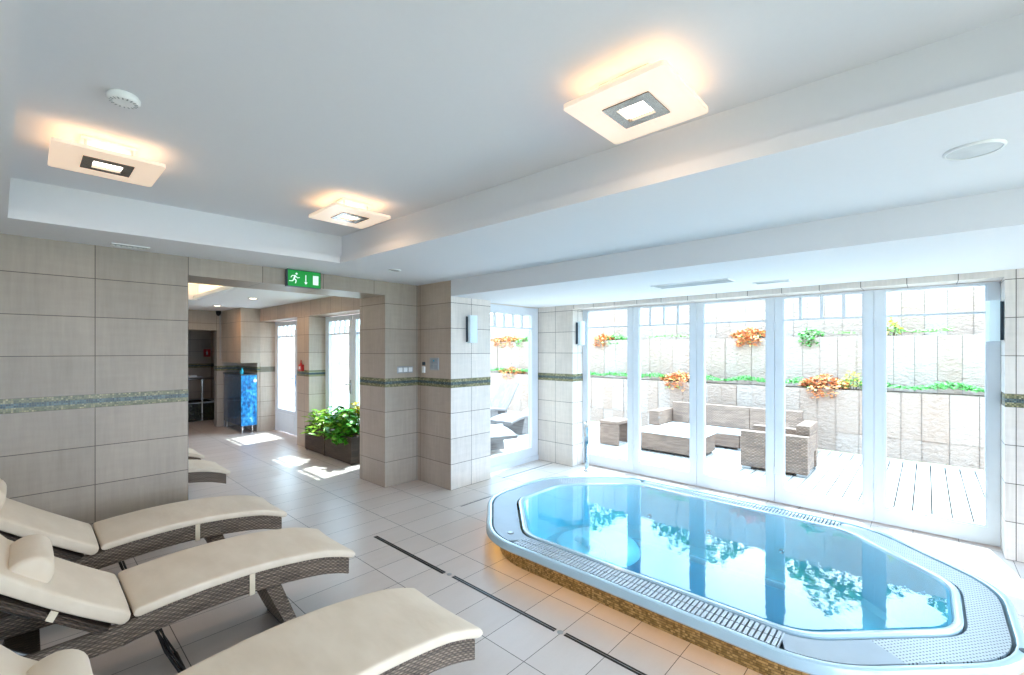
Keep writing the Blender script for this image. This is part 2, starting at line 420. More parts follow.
# column beside the passage (faces -X and -Y) and the wall mass with the window wall
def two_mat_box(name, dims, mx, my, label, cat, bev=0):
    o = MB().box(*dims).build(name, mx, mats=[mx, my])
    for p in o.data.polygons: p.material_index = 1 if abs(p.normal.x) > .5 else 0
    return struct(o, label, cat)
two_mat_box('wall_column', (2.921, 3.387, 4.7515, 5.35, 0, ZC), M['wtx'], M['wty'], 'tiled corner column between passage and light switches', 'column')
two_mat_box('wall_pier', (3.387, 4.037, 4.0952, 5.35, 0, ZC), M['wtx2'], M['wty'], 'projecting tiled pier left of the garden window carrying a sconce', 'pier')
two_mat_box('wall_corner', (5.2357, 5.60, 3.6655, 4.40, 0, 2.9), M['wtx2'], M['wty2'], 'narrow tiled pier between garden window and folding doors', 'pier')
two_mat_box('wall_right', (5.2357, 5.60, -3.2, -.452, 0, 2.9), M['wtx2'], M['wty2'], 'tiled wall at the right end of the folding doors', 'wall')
b = MB(); b.box(5.236, 5.60, -.452, 3.6655, 2.222, 2.9); b.box(4.037, 5.236, 4.292, 4.40, 2.262, 2.9)
struct(b.build('trim_2', M['wty2']), 'thin tiled lintel strip above the folding doors', 'lintel')
# behind the camera: unseen walls, window openings added to let daylight in
b = MB(); b.box(-2.3, -2.0, -3.2, 13.6, 0, .3); b.box(-2.3, -2.0, -3.2, 13.6, 2.3, 2.95)
for y0, y1 in ((-3.2, 5.6), (7.6, 13.6)): b.box(-2.3, -2.0, y0, y1, .3, 2.3)
struct(b.build('wall_back', M['wplaster']), 'pale wall behind the camera with opening added for daylight', 'wall')
b = MB(); b.box(-2.3, 5.6, -3.5, -3.2, 0, .05); b.box(-2.3, 5.6, -3.5, -3.2, 2.42, 2.95)
for x0, x1 in ((-2.3, -1.8), (1.6, 1.7), (5.1, 5.6)): b.box(x0, x1, -3.5, -3.2, .05, 2.42)
struct(b.build('wall_near', M['wplaster']), 'pale unseen near wall with wide openings added for daylight', 'wall')
def added_window(name, dims, ax, label):  # added windows out of view, frames around openings that brighten the room
    x0, x1, y0, y1, z0, z1_ = dims; r = empty(name, ((x0+x1)/2, (y0+y1)/2, z0), label, 'window', kind='structure')
    b = MB(); w = .06; X0, X1, Y0, Y1, Z1 = x0-r.location.x, x1-r.location.x, y0-r.location.y, y1-r.location.y, z1_-z0
    if ax == 'x':
        n = 3
        for k in range(n+1):
            yy = Y0 + (Y1-Y0)*k/n; b.box(X0, X1, max(Y0, yy-w/2), min(Y1, yy+w/2), w, Z1-w)
        b.box(X0, X1, Y0, Y1, 0, w); b.box(X0, X1, Y0, Y1, Z1-w, Z1)
    else:
        n = 3
        for k in range(n+1):
            xx = X0 + (X1-X0)*k/n; b.box(max(X0, xx-w/2), min(X1, xx+w/2), Y0, Y1, w, Z1-w)
        b.box(X0, X1, Y0, Y1, 0, w); b.box(X0, X1, Y0, Y1, Z1-w, Z1)
    b.build('window_frame', M['wframe'], r)
added_window('window_added_5', (-2.2, -2.14, 5.6, 7.6, .3, 2.3), 'x', 'added unseen white framed window for daylight in the far room left side')
added_window('window_added_6', (-1.8, 1.6, -3.4, -3.34, .05, 2.42), 'y', 'added wide white window for daylight on the unseen near wall, left part')
added_window('window_added_7', (1.7, 5.1, -3.4, -3.34, .05, 2.42), 'y', 'added wide white window for daylight on the unseen near wall, right part')

# far room wall (X 3.22) with two recesses: door recess Y 8.85-9.82 and window recess 5.35-7.75
b = MB()
b.box(3.22, 3.62, 7.57, 8.05, 0, 2.215); b.box(3.5, 3.62, 8.05, 8.70, 0, 2.215)                    # post between recesses
struct(b.build('wall_far_post', M['wtfar']), 'tiled post between the garden door and the planter recess', 'wall')
b = MB(); b.box(3.22, 3.62, 5.35, 9.85, 2.215, 2.48)
struct(b.build('trim_3', M['wthead']), 'tiled beam running above the far door and far window', 'lintel')
struct(bx('wall_far_corner', (3.22, 3.62, 9.85, 13.6, 0, 2.48), M['wtfar']), 'tiled far corner wall beyond the white garden door', 'wall')
# block with counter niche
b = MB(); b.box(2.871, 3.22, 9.85, 11.1, 1.385, 2.48); b.box(3.17, 3.22, 9.86, 11.1, 0, 1.385)
two = b.build('wall_niche', M['wtx'], mats=[M['wtx'], M['wtfar']])
for p in two.data.polygons: p.material_index = 1 if abs(p.normal.x) > .5 else 0
struct(two, 'tiled hood block above the blue counter', 'wall')
b = MB(); b.box(2.784, 3.22, 11.1, 11.3, 0, 2.48); b.box(-2.0, 2.784, 11.1, 11.3, 2.057, 2.48); b.box(-2.0, 1.6, 11.1, 11.3, 0, 2.057)
struct(b.build('wall_far', M['wtx']), 'tiled end wall with dark opening beside the blue counter', 'wall')
struct(bx('wall_plunge', (-2.0, 3.3, 13.35, 13.6, 0, 2.48), M['wtx']), 'tiled wall behind the plunge pool', 'wall')

# ================================================================== DOORS AND WINDOWS
def door_leaf(name, y0, y1, label, bars):
    """leaf in plane X=5.484 .. 5.55, spans y0..y1"""
    r = empty(name, (5.484, (y0+y1)/2, 0), label, 'door', kind='structure')
    w = (y1-y0)/2; s_ = .078; zb, zt = .012, 2.215
    b = MB(); g = .002
    b.box(0, .066, -w+g, -w+s_, zb, zt); b.box(0, .066, w-s_, w-g, zb, zt)
    b.box(0, .066, -w+s_, w-s_, zb, .152); b.box(0, .066, -w+s_, w-s_, 2.192, zt)
    # glazing bead
    for a_, c_ in ((-w+s_, -w+s_+.012), (w-s_-.012, w-s_)): b.box(.012, .05, a_, c_, .152, 2.192)
    b.box(.012, .05, -w+s_+.012, w-s_-.012, .152, .166)
    b.build('door_frame', M['wframe'], r)
    b = MB(); b.box(.018, .046, -w+s_+.012, w-s_-.012, 1.955, 1.972)
    if bars:
        n = 3; W = 2*(w-s_)
        for k in range(1, n+1):
            yy = -w+s_ + W*(k-.15)/(n+.7)
            b.box(.018, .046, yy-.014, yy+.014, 1.972, 2.192)
    b.build('glazing_bar', M['wframe'], r)
    bx('glass_pane', (.026, .036, -w+s_+.01, w-s_-.01, .16, 2.19), M['glass'], r)
    for zz in (.35, 1.9):
        b = MB(); b.tube([(-.008, w-.004, zz-.04), (-.008, w-.004, zz+.04)], .007); b.build('hinge', M['wframe'], r)
    return r
ys = [3.665, 2.87, 2.037, 1.207, .37, -.452]
lab = ['folding glass door leaf next to the tiled pier, leftmost of five',
       'folding glass door leaf with upright bars, in front of the low wicker table',
       'folding glass door leaf in the middle of the five, no upright bars',
       'folding glass door leaf with upright bars, in front of the wicker armchair',
       'widest looking folding glass door leaf, at the right beside the tiled wall']
for i in range(5):
    door_leaf('door_%d' % (i+1), ys[i+1], ys[i], lab[i], i in (1, 3))

def win_y(name, x0, x1, y, label):
    r = empty(name, ((x0+x1)/2, y, 0), label, 'window', kind='structure'); w = (x1-x0)/2
    b = MB(); zt = 2.26
    b.box(-w, -w+.09, 0, .07, .0, zt); b.box(w-.14, w, 0, .07, 0, zt)
    b.box(-w+.09, w-.14, 0, .07, 0, .2); b.box(-w+.09, w-.14, 0, .07, 2.15, zt)
    b.box(-w, w, -.012, 0, .0, .07)
    b.build('window_frame', M['wframe'], r)
    b = MB(); b.box(-w+.09, w-.14, .018, .05, 1.95, 1.966)
    for k in range(4):
        xx = -w + .31 + k*.185; b.box(xx-.016, xx+.016, .018, .05, 1.966, 2.15)
    b.build('glazing_bar', M['wframe'], r)
    bx('glass_pane', (-w+.08, w-.13, .03, .04, .19, 2.16), M['glass'], r)
win_y('window_1', 4.037, 5.236, 4.297, 'tall fixed garden window between the two tiled piers')

def far_leaf(name, y0, y1, label, solid, handle):
    r = empty(name, (3.5, (y0+y1)/2, 0), label, 'door', kind='structure'); w = (y1-y0)/2; s_ = .1
    b = MB(); b.box(0, .06, -w, -w+s_, .02, 2.2); b.box(0, .06, w-s_, w, .02, 2.2)
    b.box(0, .06, -w+s_, w-s_, .02, solid); b.box(0, .06, -w+s_, w-s_, 2.12, 2.2)
    b.box(-.008, 0, -w+s_, w-s_, .12, solid-.08, )
    b.build('door_frame', M['wframe'], r)
    b = MB(); b.box(.01, .05, -w+s_, w-s_, 1.895, 1.92)
    for k in (1, 2, 3):
        yy = -w+s_ + 2*(w-s_)*k/4; b.box(.01, .05, yy-.012, yy+.012, 1.92, 2.12)
    b.build('glazing_bar', M['wframe'], r)
    bx('glass_pane', (.025, .035, -w+s_, w-s_, solid, 2.12), M['glass'], r)
    if handle:
        h = MB(); h.box(-.012, 0, -w+.03, -w+.06, .95, 1.17); h.tube([(-.012, -w+.045, 1.1), (-.05, -w+.045, 1.1), (-.05, -w+.15, 1.1)], .008)
        h.build('door_handle', M['chrome'], r)
far_leaf('door_6', 8.75, 9.8, 'white garden door with low solid panel in the far room', .465, True)
far_leaf('door_7', 6.645, 7.54, 'left glazed leaf behind the two planters in the far room', .3, True)
far_leaf('door_8', 5.75, 6.635, 'right glazed leaf behind the column in the far room', .3, False)
b = MB(); b.box(3.50, 3.58, 8.70, 8.75, 0, 2.21); b.box(3.50, 3.58, 9.8, 9.85, 0, 2.21)
b.box(3.50, 3.58, 7.54, 7.57, 0, 2.21); b.box(3.50, 3.58, 5.35, 5.75, 0, 2.21)
struct(b.build('trim_4', M['wframe']), 'white frames at the sides of the far garden doors', 'door frame')

# ================================================================== LAMPS
def rrect(hx, hy, r, n=5, z=0):
    pts = []
    for cx, cy, a0 in ((hx-r, hy-r, 0), (-hx+r, hy-r, 90), (-hx+r, -hy+r, 180), (hx-r, -hy+r, 270)):
        for k in range(n+1):
            a = math.radians(a0 + 90*k/n); pts.append((cx+r*math.cos(a), cy+r*math.sin(a), z))
    return pts
def frame_ring(b, o, i, z0, z1):
    """ring between outline o and inner outline i (same counts)"""
    n = len(o); V = lambda pts, z: [b.bm.verts.new((p[0], p[1], z)) for p in pts]
    ob, ib, ot, it = V(o, z0), V(i, z0), V(o, z1), V(i, z1)
    for k in range(n):
        j = (k+1) % n
        b.bm.faces.new((ob[k], ob[j], ib[j], ib[k])); b.bm.faces.new((ot[k], it[k], it[j], ot[j]))
        b.bm.faces.new((ob[k], ot[k], ot[j], ob[j])); b.bm.faces.new((ib[k], ib[j], it[j], it[k]))
def area_light(name, loc, size, energy, color, rot=(0, 0, 0), size_y=None, spread=None, parent=None):
    d = bpy.data.lights.new(name, 'AREA'); d.energy = energy; d.color = color; d.size = size
    if size_y: d.shape = 'RECTANGLE'; d.size_y = size_y
    if spread: d.spread = spread
    o = bpy.data.objects.new(name, d); COL.objects.link(o); o.location = loc; o.rotation_euler = rot
    if parent: o.parent = parent
    return o
WARM = (1.0, .54, .24)
def square_lamp(loc, label):
    r = empty('ceiling_lamp', loc, label, 'ceiling lamp', 'square glass lamps in the ceiling recess')
    # origin at ceiling plane ZT, things hang below
    b = MB(); b.box(-.11, .11, -.11, .11, -.014, 0, bev=.004)
    b.build('ceiling_plate', M['white'], r)
    for sx in (-1, 1):
        for sy in (-1, 1): MB().cyl((sx*.09, sy*.09), .006, -.082, -.014, 8).build('spacer', M['chrome'], r)
    b = MB(); frame_ring(b, rrect(.215, .215, .018, z=0), rrect(.1, .1, .004, z=0), -.1, -.082)
    b.build('glass_plate', M['lampglass'], r, smooth=30)
    b = MB(); frame_ring(b, rrect(.1, .1, .004), rrect(.058, .058, .002), -.104, -.07)
    b.build('metal_ring', M['ring'], r)
    b = MB(); b.box(-.058, .058, -.058, .058, -.09, -.07)
    b.build('light_panel', M['lampcore'], r)
    area_light('lamp_glow_up', (0, 0, -.078), .40, .8, WARM, (PI, 0, 0), parent=r)
    area_light('lamp_glow_down', (0, 0, -.112), .14, 2.2, (1, .66, .42), parent=r)
    return r
square_lamp((.30, 3.20, ZT), 'square glass ceiling lamp at the left, below the smoke detector')
square_lamp((1.63, 3.13, ZT), 'square glass ceiling lamp in the far corner of the ceiling recess, smallest looking')
square_lamp((1.69, .87, ZT), 'largest looking square glass ceiling lamp, nearest the camera at the top')

def sconce(loc, ax, sgn, label):
    """wall lamp: dark plate, curved frosted shade; ax normal axis"""
    r = empty('wall_sconce', loc, label, 'wall lamp', 'frosted wall lamps beside the garden glazing')
    r.rotation_euler[2] = 0 if sgn < 0 else PI
    b = MB(); b.box(-.042, .05, -.02, 0, -.155, .155, bev=.002); b.build('wall_plate', M['darkgrey'], r)
    b = MB(); b.box(-.045, -.04, -.04, -.02, -.15, .15); b.build('side_plate', M['darkgrey'], r)
    prof = [(-.04, -.022), (-.04, -.08)] + [(-.04+.115*k/6, -.08-.02*math.sin(PI*k/6)) for k in range(1, 7)] + [(.075, -.022)]
    b = MB(); b.poly([(x, y, -.165) for x, y in prof], (0, 0, .33)); b.build('lamp_shade', M['sconce'], r, smooth=30)
sconce((3.66, 4.0952, 1.895), 'y', -1, 'frosted wall lamp on the projecting pier beside the garden window')
sconce((5.35, 3.6655, 1.88), 'y', -1, 'frosted wall lamp on the narrow pier left of the folding doors')
sconce((5.35, -.452, 1.88), 'y', 1, 'frosted wall lamp at the right end of the folding doors')

def disc(name, loc, r_, label, cat, group, mat_in, inner=.7, lit=0):
    o = empty(name, loc, label, cat, group)
    MB().lathe((0, 0, 0), [(r_, 0), (r_, -.004), (r_*.94, -.009), (r_*inner, -.009), (r_*inner, -.002), (r_*.2, -.002)][:6], 32).build('bezel', M['white'] if not lit else M['steel'], o, smooth=30)
    MB().lathe((0, 0, 0), [(r_*inner, -.0035), (r_*inner*.98, -.0065), (r_*.1, -.0068)], 32).build('lens' if lit else 'grille', mat_in, o)
    return o
disc('ceiling_speaker', (2.61, -.14, ZC), .092, 'large flush round ceiling disc near the right edge', 'speaker', None, M['cloth'], .9)
disc('recessed_light', (2.564, 3.986, ZC), .062, 'small unlit round fitting in the white soffit above the switches', 'downlight', None, M['greyplastic'], .75)
for i, (p, l) in enumerate((((2.435, 9.70, 2.47), 'lit recessed spot in the far room ceiling, left and farther one'), ((2.482, 7.92, 2.47), 'lit recessed spot in the far room ceiling, right and nearer one'))):
    disc('recessed_spot', p, .075, l, 'downlight', 'lit recessed spots in the far room', M['spotcore'], .7, 1)
    area_light('spot_light', (p[0], p[1], p[2]-.03), .1, 5, WARM)
# smoke detector
SM = o = empty('smoke_detector', (.285, 2.49, ZT), 'round white smoke detector on the recessed ceiling', 'smoke detector')
MB().lathe((0, 0, 0), [(.05, 0), (.05, -.012), (.046, -.014)], 32).build('base', M['white'], o, smooth=30)
MB().lathe((0, 0, 0), [(.046, -.012), (.056, -.016), (.056, -.036), (.048, -.05), (.02, -.055), (.002, -.055)], 32).build('housing', M['white'], o, smooth=30)
b = MB()
for k in range(18):
    a = 2*PI*k/18; c_, s_ = math.cos(a), math.sin(a)
    b.poly([(c_*.036-s_*.0022, s_*.036+c_*.0022, -.0515), (c_*.036+s_*.0022, s_*.036-c_*.0022, -.0515), (c_*.0475+s_*.0022, s_*.0475-c_*.0022, -.0495), (c_*.0475-s_*.0022, s_*.0475+c_*.0022, -.0495)], (0, 0, -.003))
b.build('vent_slots', M['greyplastic'], o); SM.scale = (1, 1, .62)

def grille(name, loc, wx, wy, n, label, axis='y'):
    o = empty(name, loc, label, 'vent')
    b = MB(); fr = .014
    b.box(-wx, wx, -wy, -wy+fr, -.008, 0); b.box(-wx, wx, wy-fr, wy, -.008, 0); b.box(-wx, -wx+fr, -wy+fr, wy-fr, -.008, 0); b.box(wx-fr, wx, -wy+fr, wy-fr, -.008, 0)
    b.build('frame', M['white'], o)
    b = MB()
    for k in range(n):
        x = -wx+fr + (2*wx-2*fr)*(k+.5)/n; b.box(x-.004, x+.004, -wy+fr, wy-fr, -.007, -.001)
    b.build('slats', M['slat'], o)
    bx('backing', (-wx+fr, wx-fr, -wy+fr, wy-fr, -.001, 0), M['slat'], o)
g1 = grille('ceiling_vent', (.565, 4.585, ZC), .115, .05, 6, 'small grey slotted vent in the soffit above the left tiled wall')
g2 = grille('ceiling_vent', (4.30, 1.64, 2.275), .12, .36, 8, 'long air slot in the low white soffit above the pool')
g3 = grille('ceiling_hatch', (4.68, 1.05, 2.275), .06, .15, 2, 'faint small white panel in the low soffit near the doors')

# ================================================================== EXIT SIGN
o = empty('exit_sign', (1.95, 4.7515, 2.285), 'green running man exit sign hung on the lintel', 'exit sign')
bx('sign_housing', (-.17, .17, -.06, 0, 0, .172), M['darkgrey'], o, bev=.003)
bx('green_panel', (-.163, .163, -.063, -.059, .006, .166), M['exitgreen'], o)
b = MB(); Y = -.0635
def P2(pts, cx, cz, s): return [(cx+p[0]*s, Y, cz+p[1]*s) for p in pts]
def bar(b, p, q, w):
    p, q = Vector((p[0], 0, p[1])), Vector((q[0], 0, q[1])); d = (q-p).normalized(); n_ = Vector((-d.z, 0, d.x))*w/2
    b.poly([(v.x, Y, v.z) for v in (p+n_, q+n_, q-n_, p-n_)], (0, -.001, 0))
cx, cz, k = -.098, .078, .058
man = [((.12, .62), (-.12, .05), .26), ((-.12, .05), (.25, -.25), .17), ((.25, -.25), (.12, -.75), .15), ((-.12, .05), (-.35, -.38), .17), ((-.35, -.38), (-.95, -.42), .14),
       ((.10, .55), (.45, .2), .13), ((.45, .2), (.85, .32), .12), ((.08, .58), (-.42, .55), .13), ((-.42, .55), (-.65, .2), .12)]
for p, q, w in man: bar(b, (cx+p[0]*k, cz+p[1]*k), (cx+q[0]*k, cz+q[1]*k), w*k)
b.poly([(cx+.3*k+.19*k*math.cos(t), Y, cz+.92*k+.19*k*math.sin(t)) for t in [2*PI*i/14 for i in range(14)]], (0, -.001, 0))
b.build('running_man', M['exitwhite'], o)
b = MB(); bar(b, (.012, .128), (.012, .05), .009); b.poly([(-.006, Y, .054), (.030, Y, .054), (.012, Y, .03)], (0, -.001, 0)); b.build('down_arrow', M['exitwhite'], o)
b = MB(); b.poly([(.085, Y, .035), (.142, Y, .035), (.142, Y, .13), (.085, Y, .13)], (0, -.001, 0)); b.build('door_symbol', M['exitwhite'], o)

# switches and panels
o = empty('light_switch_panel', (3.20, 4.7515, 1.40), 'triple white light switch in a steel frame on the tiled column', 'light switch')
bx('frame', (-.115, .115, -.008, 0, -.042, .042), M['steel'], o, bev=.003)
for i in range(3):
    x = -.072 + .072*i; bx('rocker', (x-.027, x+.027, -.014, -.006, -.027, .027), M['white'], o, bev=.002)
o = empty('intercom_panel', (3.387, 4.40, 1.475), 'grey wall control panel with four tiles, on the column side facing the loungers', 'control panel')
bx('frame', (-.012, 0, -.085, .085, -.075, .075), M['steel'], o, bev=.003)
for iy in (-1, 1):
    for iz in (-1, 1): bx('button_tile', (-.016, -.010, iy*.038-.03, iy*.038+.03, iz*.034-.027, iz*.034+.027), M['greyplastic'], o, bev=.002)
bx('display', (-.0175, -.0155, -.012, .012, .03, .045), M['teal'], o)
o = empty('room_thermostat', (3.3875, 4.615, 1.41), 'small white thermostat left of the grey control panel', 'thermostat')
bx('body', (-.018, 0, -.028, .028, -.05, .03), M['white'], o, bev=.003)
bx('sensor', (-.014, 0, -.024, .024, .045, .085), M['darkgrey'], o, bev=.002)

# ================================================================== FLOOR DRAINS
def drain(p0, p1, label, w=.011):
    cx, cy = (p0[0]+p1[0])/2, (p0[1]+p1[1])/2
    o = empty('floor_drain', (cx, cy, 0), label, 'floor drain', 'slot drains in the floor')
    dx, dy = abs(p1[0]-p0[0])/2+w, abs(p1[1]-p0[1])/2+w
    bx('channel', (-dx, dx, -dy, dy, -.004, .0008), M['drain'], o)
    b = MB()
    if dx > dy: b.box(-dx, dx, -.0015, .0015, .0008, .0016)
    else: b.box(-.0015, .0015, -dy, dy, .0008, .0016)
    b.build('centre_rib', M['steel'], o)
drain((2.095, 3.57), (2.11, 2.63), 'long dark slot drain nearest the tiled column')
drain((2.11, 2.52), (2.12, 1.615), 'long dark slot drain in the middle of the floor')
drain((2.12, 1.53), (2.13, .2), 'long dark slot drain cut by the bottom edge of the picture')
drain((3.12, 3.605), (3.56, 3.60), 'short dark slot drain beside the left end of the hot tub', .006)
drain((4.17, 4.01), (5.2, 4.005), 'thin slot drain in front of the garden window', .006)
b = MB(); b.cyl((0, 0), .018, 0, .0015, 16); o = b.build('drain_cap', M['steel']); o.location = (2.115, 2.575, 0); tag(o, 'small steel cap between the first two slot drains', 'drain cap')
b = MB(); b.cyl((0, 0), .018, 0, .0015, 16); o = b.build('drain_cap', M['steel']); o.location = (2.12, 1.572, 0); tag(o, 'small steel cap between the second and third slot drains', 'drain cap')

# ================================================================== HOT TUB
XC, YC = 3.56, 1.415
def octo(hx, hy, c, r, z, yc=YC, n=6):
    base = [(hx, hy-c), (hx-c, hy), (-hx+c, hy), (-hx, hy-c), (-hx, -hy+c), (-hx+c, -hy), (hx-c, -hy), (hx, -hy+c)]
    out = []
    for i, p in enumerate(base):
        a, q = Vector(base[i-1]), Vector(base[(i+1) % 8]); p = Vector(p)
        d1 = (a-p); d2 = (q-p); t = min(r, d1.length*.48, d2.length*.48); s0 = p+d1.normalized()*t; s1 = p+d2.normalized()*t
        for k in range(n+1):
            u = k/n; v = (1-u)**2*s0 + 2*u*(1-u)*p + u*u*s1
            out.append((XC+v.x, yc+v.y, z))
    return out
fb_ = bmesh.new(); es_ = []
for loop in ([(-2.0, -3.2, 0), (5.56, -3.2, 0), (5.56, 13.6, 0), (-2.0, 13.6, 0)], octo(.99, 1.645, .61, .3, 0)):
    vs_ = [fb_.verts.new(p) for p in loop]
    es_ += [fb_.edges.new((vs_[i-1], vs_[i])) for i in range(len(vs_))]
bmesh.ops.triangle_fill(fb_, use_beauty=True, use_dissolve=False, edges=es_)
for f_ in fb_.faces:
    f_.normal_update()
    if f_.normal.z < 0: f_.normal_flip()
fm_ = MB(); fm_.bm.free(); fm_.bm = fb_
fo_ = fm_.build('floor', M['floor'], recalc=False)
md = fo_.modifiers.new('thickness', 'SOLIDIFY'); md.thickness = .1; md.offset = -1
struct(fo_, 'grey rectangular porcelain tile floor running through both rooms', 'floor')
tub = empty('hot_tub', (XC, YC, 0), 'large octagonal pale acrylic hot tub with gold mosaic base', 'hot tub')
def T(pts): return [(p[0]-XC, p[1]-YC, p[2]+(.01 if p[2] > .1 else 0)) for p in pts]
MB().ring_loft([T(octo(1.02, 1.675, .62, .25, 0)), T(octo(1.02, 1.675, .62, .25, .14))], False, False).build('mosaic_base', M['goldmosaic'], tub, smooth=30)
# rim: outer lip, down to grate channel
rim = [octo(1.03, 1.685, .625, .24, .138), octo(1.12, 1.775, .675, .24, .138), octo(1.13, 1.785, .68, .24, .15), octo(1.128, 1.783, .68, .24, .178), octo(1.12, 1.775, .677, .24, .195), octo(1.105, 1.76, .67, .235, .2),
       octo(1.088, 1.743, .66, .23, .196), octo(1.083, 1.738, .655, .225, .183), octo(1.082, 1.737, .655, .225, .165)]
MB().ring_loft([T(r) for r in rim], False, False).build('outer_rim', M['acrylic'], tub, smooth=35)
MB().ring_loft([T(octo(1.083, 1.738, .655, .225, .168)), T(octo(.92, 1.53, .60, .14, .168))], False, False).build('overflow_channel', M['channel'], tub)
yi = 1.385
lip = [octo(.918, 1.53, .60, .14, .16, yi), octo(.918, 1.53, .60, .14, .195, yi), octo(.912, 1.524, .597, .14, .203, yi), octo(.898, 1.508, .59, .13, .205, yi), octo(.882, 1.492, .583, .12, .2, yi), octo(.874, 1.484, .58, .12, .185, yi)]
MB().ring_loft([T(r) for r in lip], False, False).build('inner_lip', M['acrylic'], tub, smooth=35)
basin = [octo(.874, 1.484, .58, .12, .187, yi), octo(.86, 1.47, .57, .12, .0, yi), octo(.83, 1.44, .56, .12, -.20, yi), octo(.80, 1.41, .55, .17, -.235, yi),
         octo(.56, 1.13, .40, .14, -.245, yi), octo(.53, 1.10, .39, .14, -.27, yi), octo(.50, 1.07, .235, .14, -.62, yi), octo(.44, 1.01, .34, .12, -.66, yi)]
MB().ring_loft([T(r) for r in basin], False, True).build('basin', M['basin'], tub, smooth=35)
# nosing along the bench and moulded seats at the left end
nose = [octo(.60, 1.17, .42, .15, -.236, yi), octo(.58, 1.15, .41, .15, -.222, yi), octo(.545, 1.115, .395, .14, -.224, yi), octo(.525, 1.095, .385, .14, -.26, yi)]
MB().ring_loft([T(r) for r in nose], False, False).build('bench_nosing', M['acrylic'], tub, smooth=35)
b = MB()      # sculpted lounge ridge (arc) at the left end
arc = [(XC-.56+.50*math.cos(t)*1.0 - XC + .1, 2.46-.50*math.sin(t)*.9-YC, -.05-.12*abs(math.cos(t))) for t in [PI*k/16 for k in range(17)]]
b.tube(arc, [.055]*17, 10); b.build('seat_ridge', M['basin'], tub, smooth=60)
b = MB(); b.lathe((.12, 2.30-YC, -.24), [(.40, 0), (.38, .05), (.34, .075), (.05, .07)], 32); b.build('round_seat', M['basin'], tub, smooth=40)
for jx, jy in ((.80, .7), (.80, .1), (.80, -.5), (-.8, .4), (-.8, -.3), (.2, -1.36), (-.2, -1.36), (.0, 1.36)):
    ax = 'x' if abs(jx) > .5 else 'y'; s_ = (-1 if jx > 0 else 1) if ax == 'x' else (-1 if jy > 0 else 1)
    p = (jx*1.055, jy*1.0, -.08) if ax == 'x' else (jx, jy*1.06, -.08)
    MB().lathe(p, [(.022, 0), (.022, s_*.008), (.016, s_*.012), (.008, s_*.004), (.002, s_*.004)], 16, ax).build('jet_nozzle', M['chrome'], tub, smooth=30)
# grates: bars on the two long sides, panels elsewhere
def bars(x0, x1, y0, y1, name):
    b = MB(); n = int((y1-y0)/.0262); xm = (x0+x1)/2
    for k in range(n):
        y = y0 + (k+.5)*(y1-y0)/n
        b.box(x0-XC, xm-.004-XC, y-.0085-YC, y+.0085-YC, .188, .203); b.box(xm+.004-XC, x1-XC, y-.0085-YC, y+.0085-YC, .188, .203)
    b.box(x0-XC, x1-XC, y0-.008-YC, y0-YC-.002, .18, .203); b.box(x0-XC, x1-XC, y1+.002-YC, y1+.008-YC, .18, .203)
    return b.build(name, M['grate'], tub)
yb0, yb1 = .54, 2.27
bars(2.486, 2.634, yb0, yb1, 'bar_grate'); bars(4.486, 4.634, yb0, yb1, 'bar_grate')
O_, I_ = octo(1.070, 1.725, .649, .22, .19), octo(.932, 1.544, .605, .142, .19, yi)
def panel_faces(sel, name, mat):
    b = MB(); n = len(O_); V = {}
    def v(p):
        kx = (round(p[0], 5), round(p[1], 5), round(p[2], 5))
        if kx not in V: V[kx] = b.bm.verts.new(p)
        return V[kx]
    for i in range(n):
        j = (i+1) % n
        sub = 12
        for q in range(sub):
            def L(a, c, u): return tuple(a[m]+(c[m]-a[m])*u for m in range(3))
            o0, o1, i0, i1 = L(O_[i], O_[j], q/sub), L(O_[i], O_[j], (q+1)/sub), L(I_[i], I_[j], q/sub), L(I_[i], I_[j], (q+1)/sub)
            c = Vector(o0)+Vector(o1)+Vector(i0)+Vector(i1); c /= 4
            if sel(c):
                pts = T([o0, o1, i1, i0])
                if len(set((round(p[0], 5), round(p[1], 5)) for p in pts)) == 4: b.bm.faces.new([v(p) for p in pts])
    if not b.bm.faces: b.bm.free(); return
    bmesh.ops.recalc_face_normals(b.bm, faces=b.bm.faces[:])
    geo = bmesh.ops.extrude_face_region(b.bm, geom=b.bm.faces[:])
    for e in geo['geom']:
        if isinstance(e, bmesh.types.BMVert): e.co.z -= .015
    return b.build(name, mat, tub)
long_side = lambda c: yb0-.01 < c.y < yb1+.01 and abs(c.x-XC) > .9
near_right = lambda c: (not long_side(c)) and c.y < .6 and c.x < 2.80
right_end = lambda c: (not long_side(c)) and c.y < .6 and not near_right(c)
far_left = lambda c: (not long_side(c)) and c.y > 1.5 and c.x > 4.0
left_end = lambda c: (not long_side(c)) and c.y > 2.0 and not far_left(c)
panel_faces(right_end, 'perforated_grate', M['perf'])
panel_faces(far_left, 'perforated_grate', M['perf'])
panel_faces(near_right, 'smooth_panel', M['panel'])
panel_faces(left_end, 'smooth_panel', M['panel'])
b = MB(); b.lathe((2.61-XC, 2.42-YC, .20), [(.028, 0), (.028, .003), (.018, .006), (.003, .006)], 20); b.build('control_button', M['steel'], tub, smooth=30)
bb = MB(); bb.lathe((3.24-XC, -.345-YC, .208), [(.02, 0), (.02, .004), (.004, .005)], 16); bb.build('control_button', M['darkgrey'], tub, smooth=30)
# LED strip under the overhang
strip = [octo(1.035, 1.69, .63, .24, .136), octo(1.05, 1.705, .635, .24, .136), octo(1.05, 1.705, .635, .24, .130), octo(1.035, 1.69, .63, .24, .130)]
MB().ring_loft([T(r) for r in strip] + [T(strip[0])], False, False).build('light_strip', M['led'], tub)
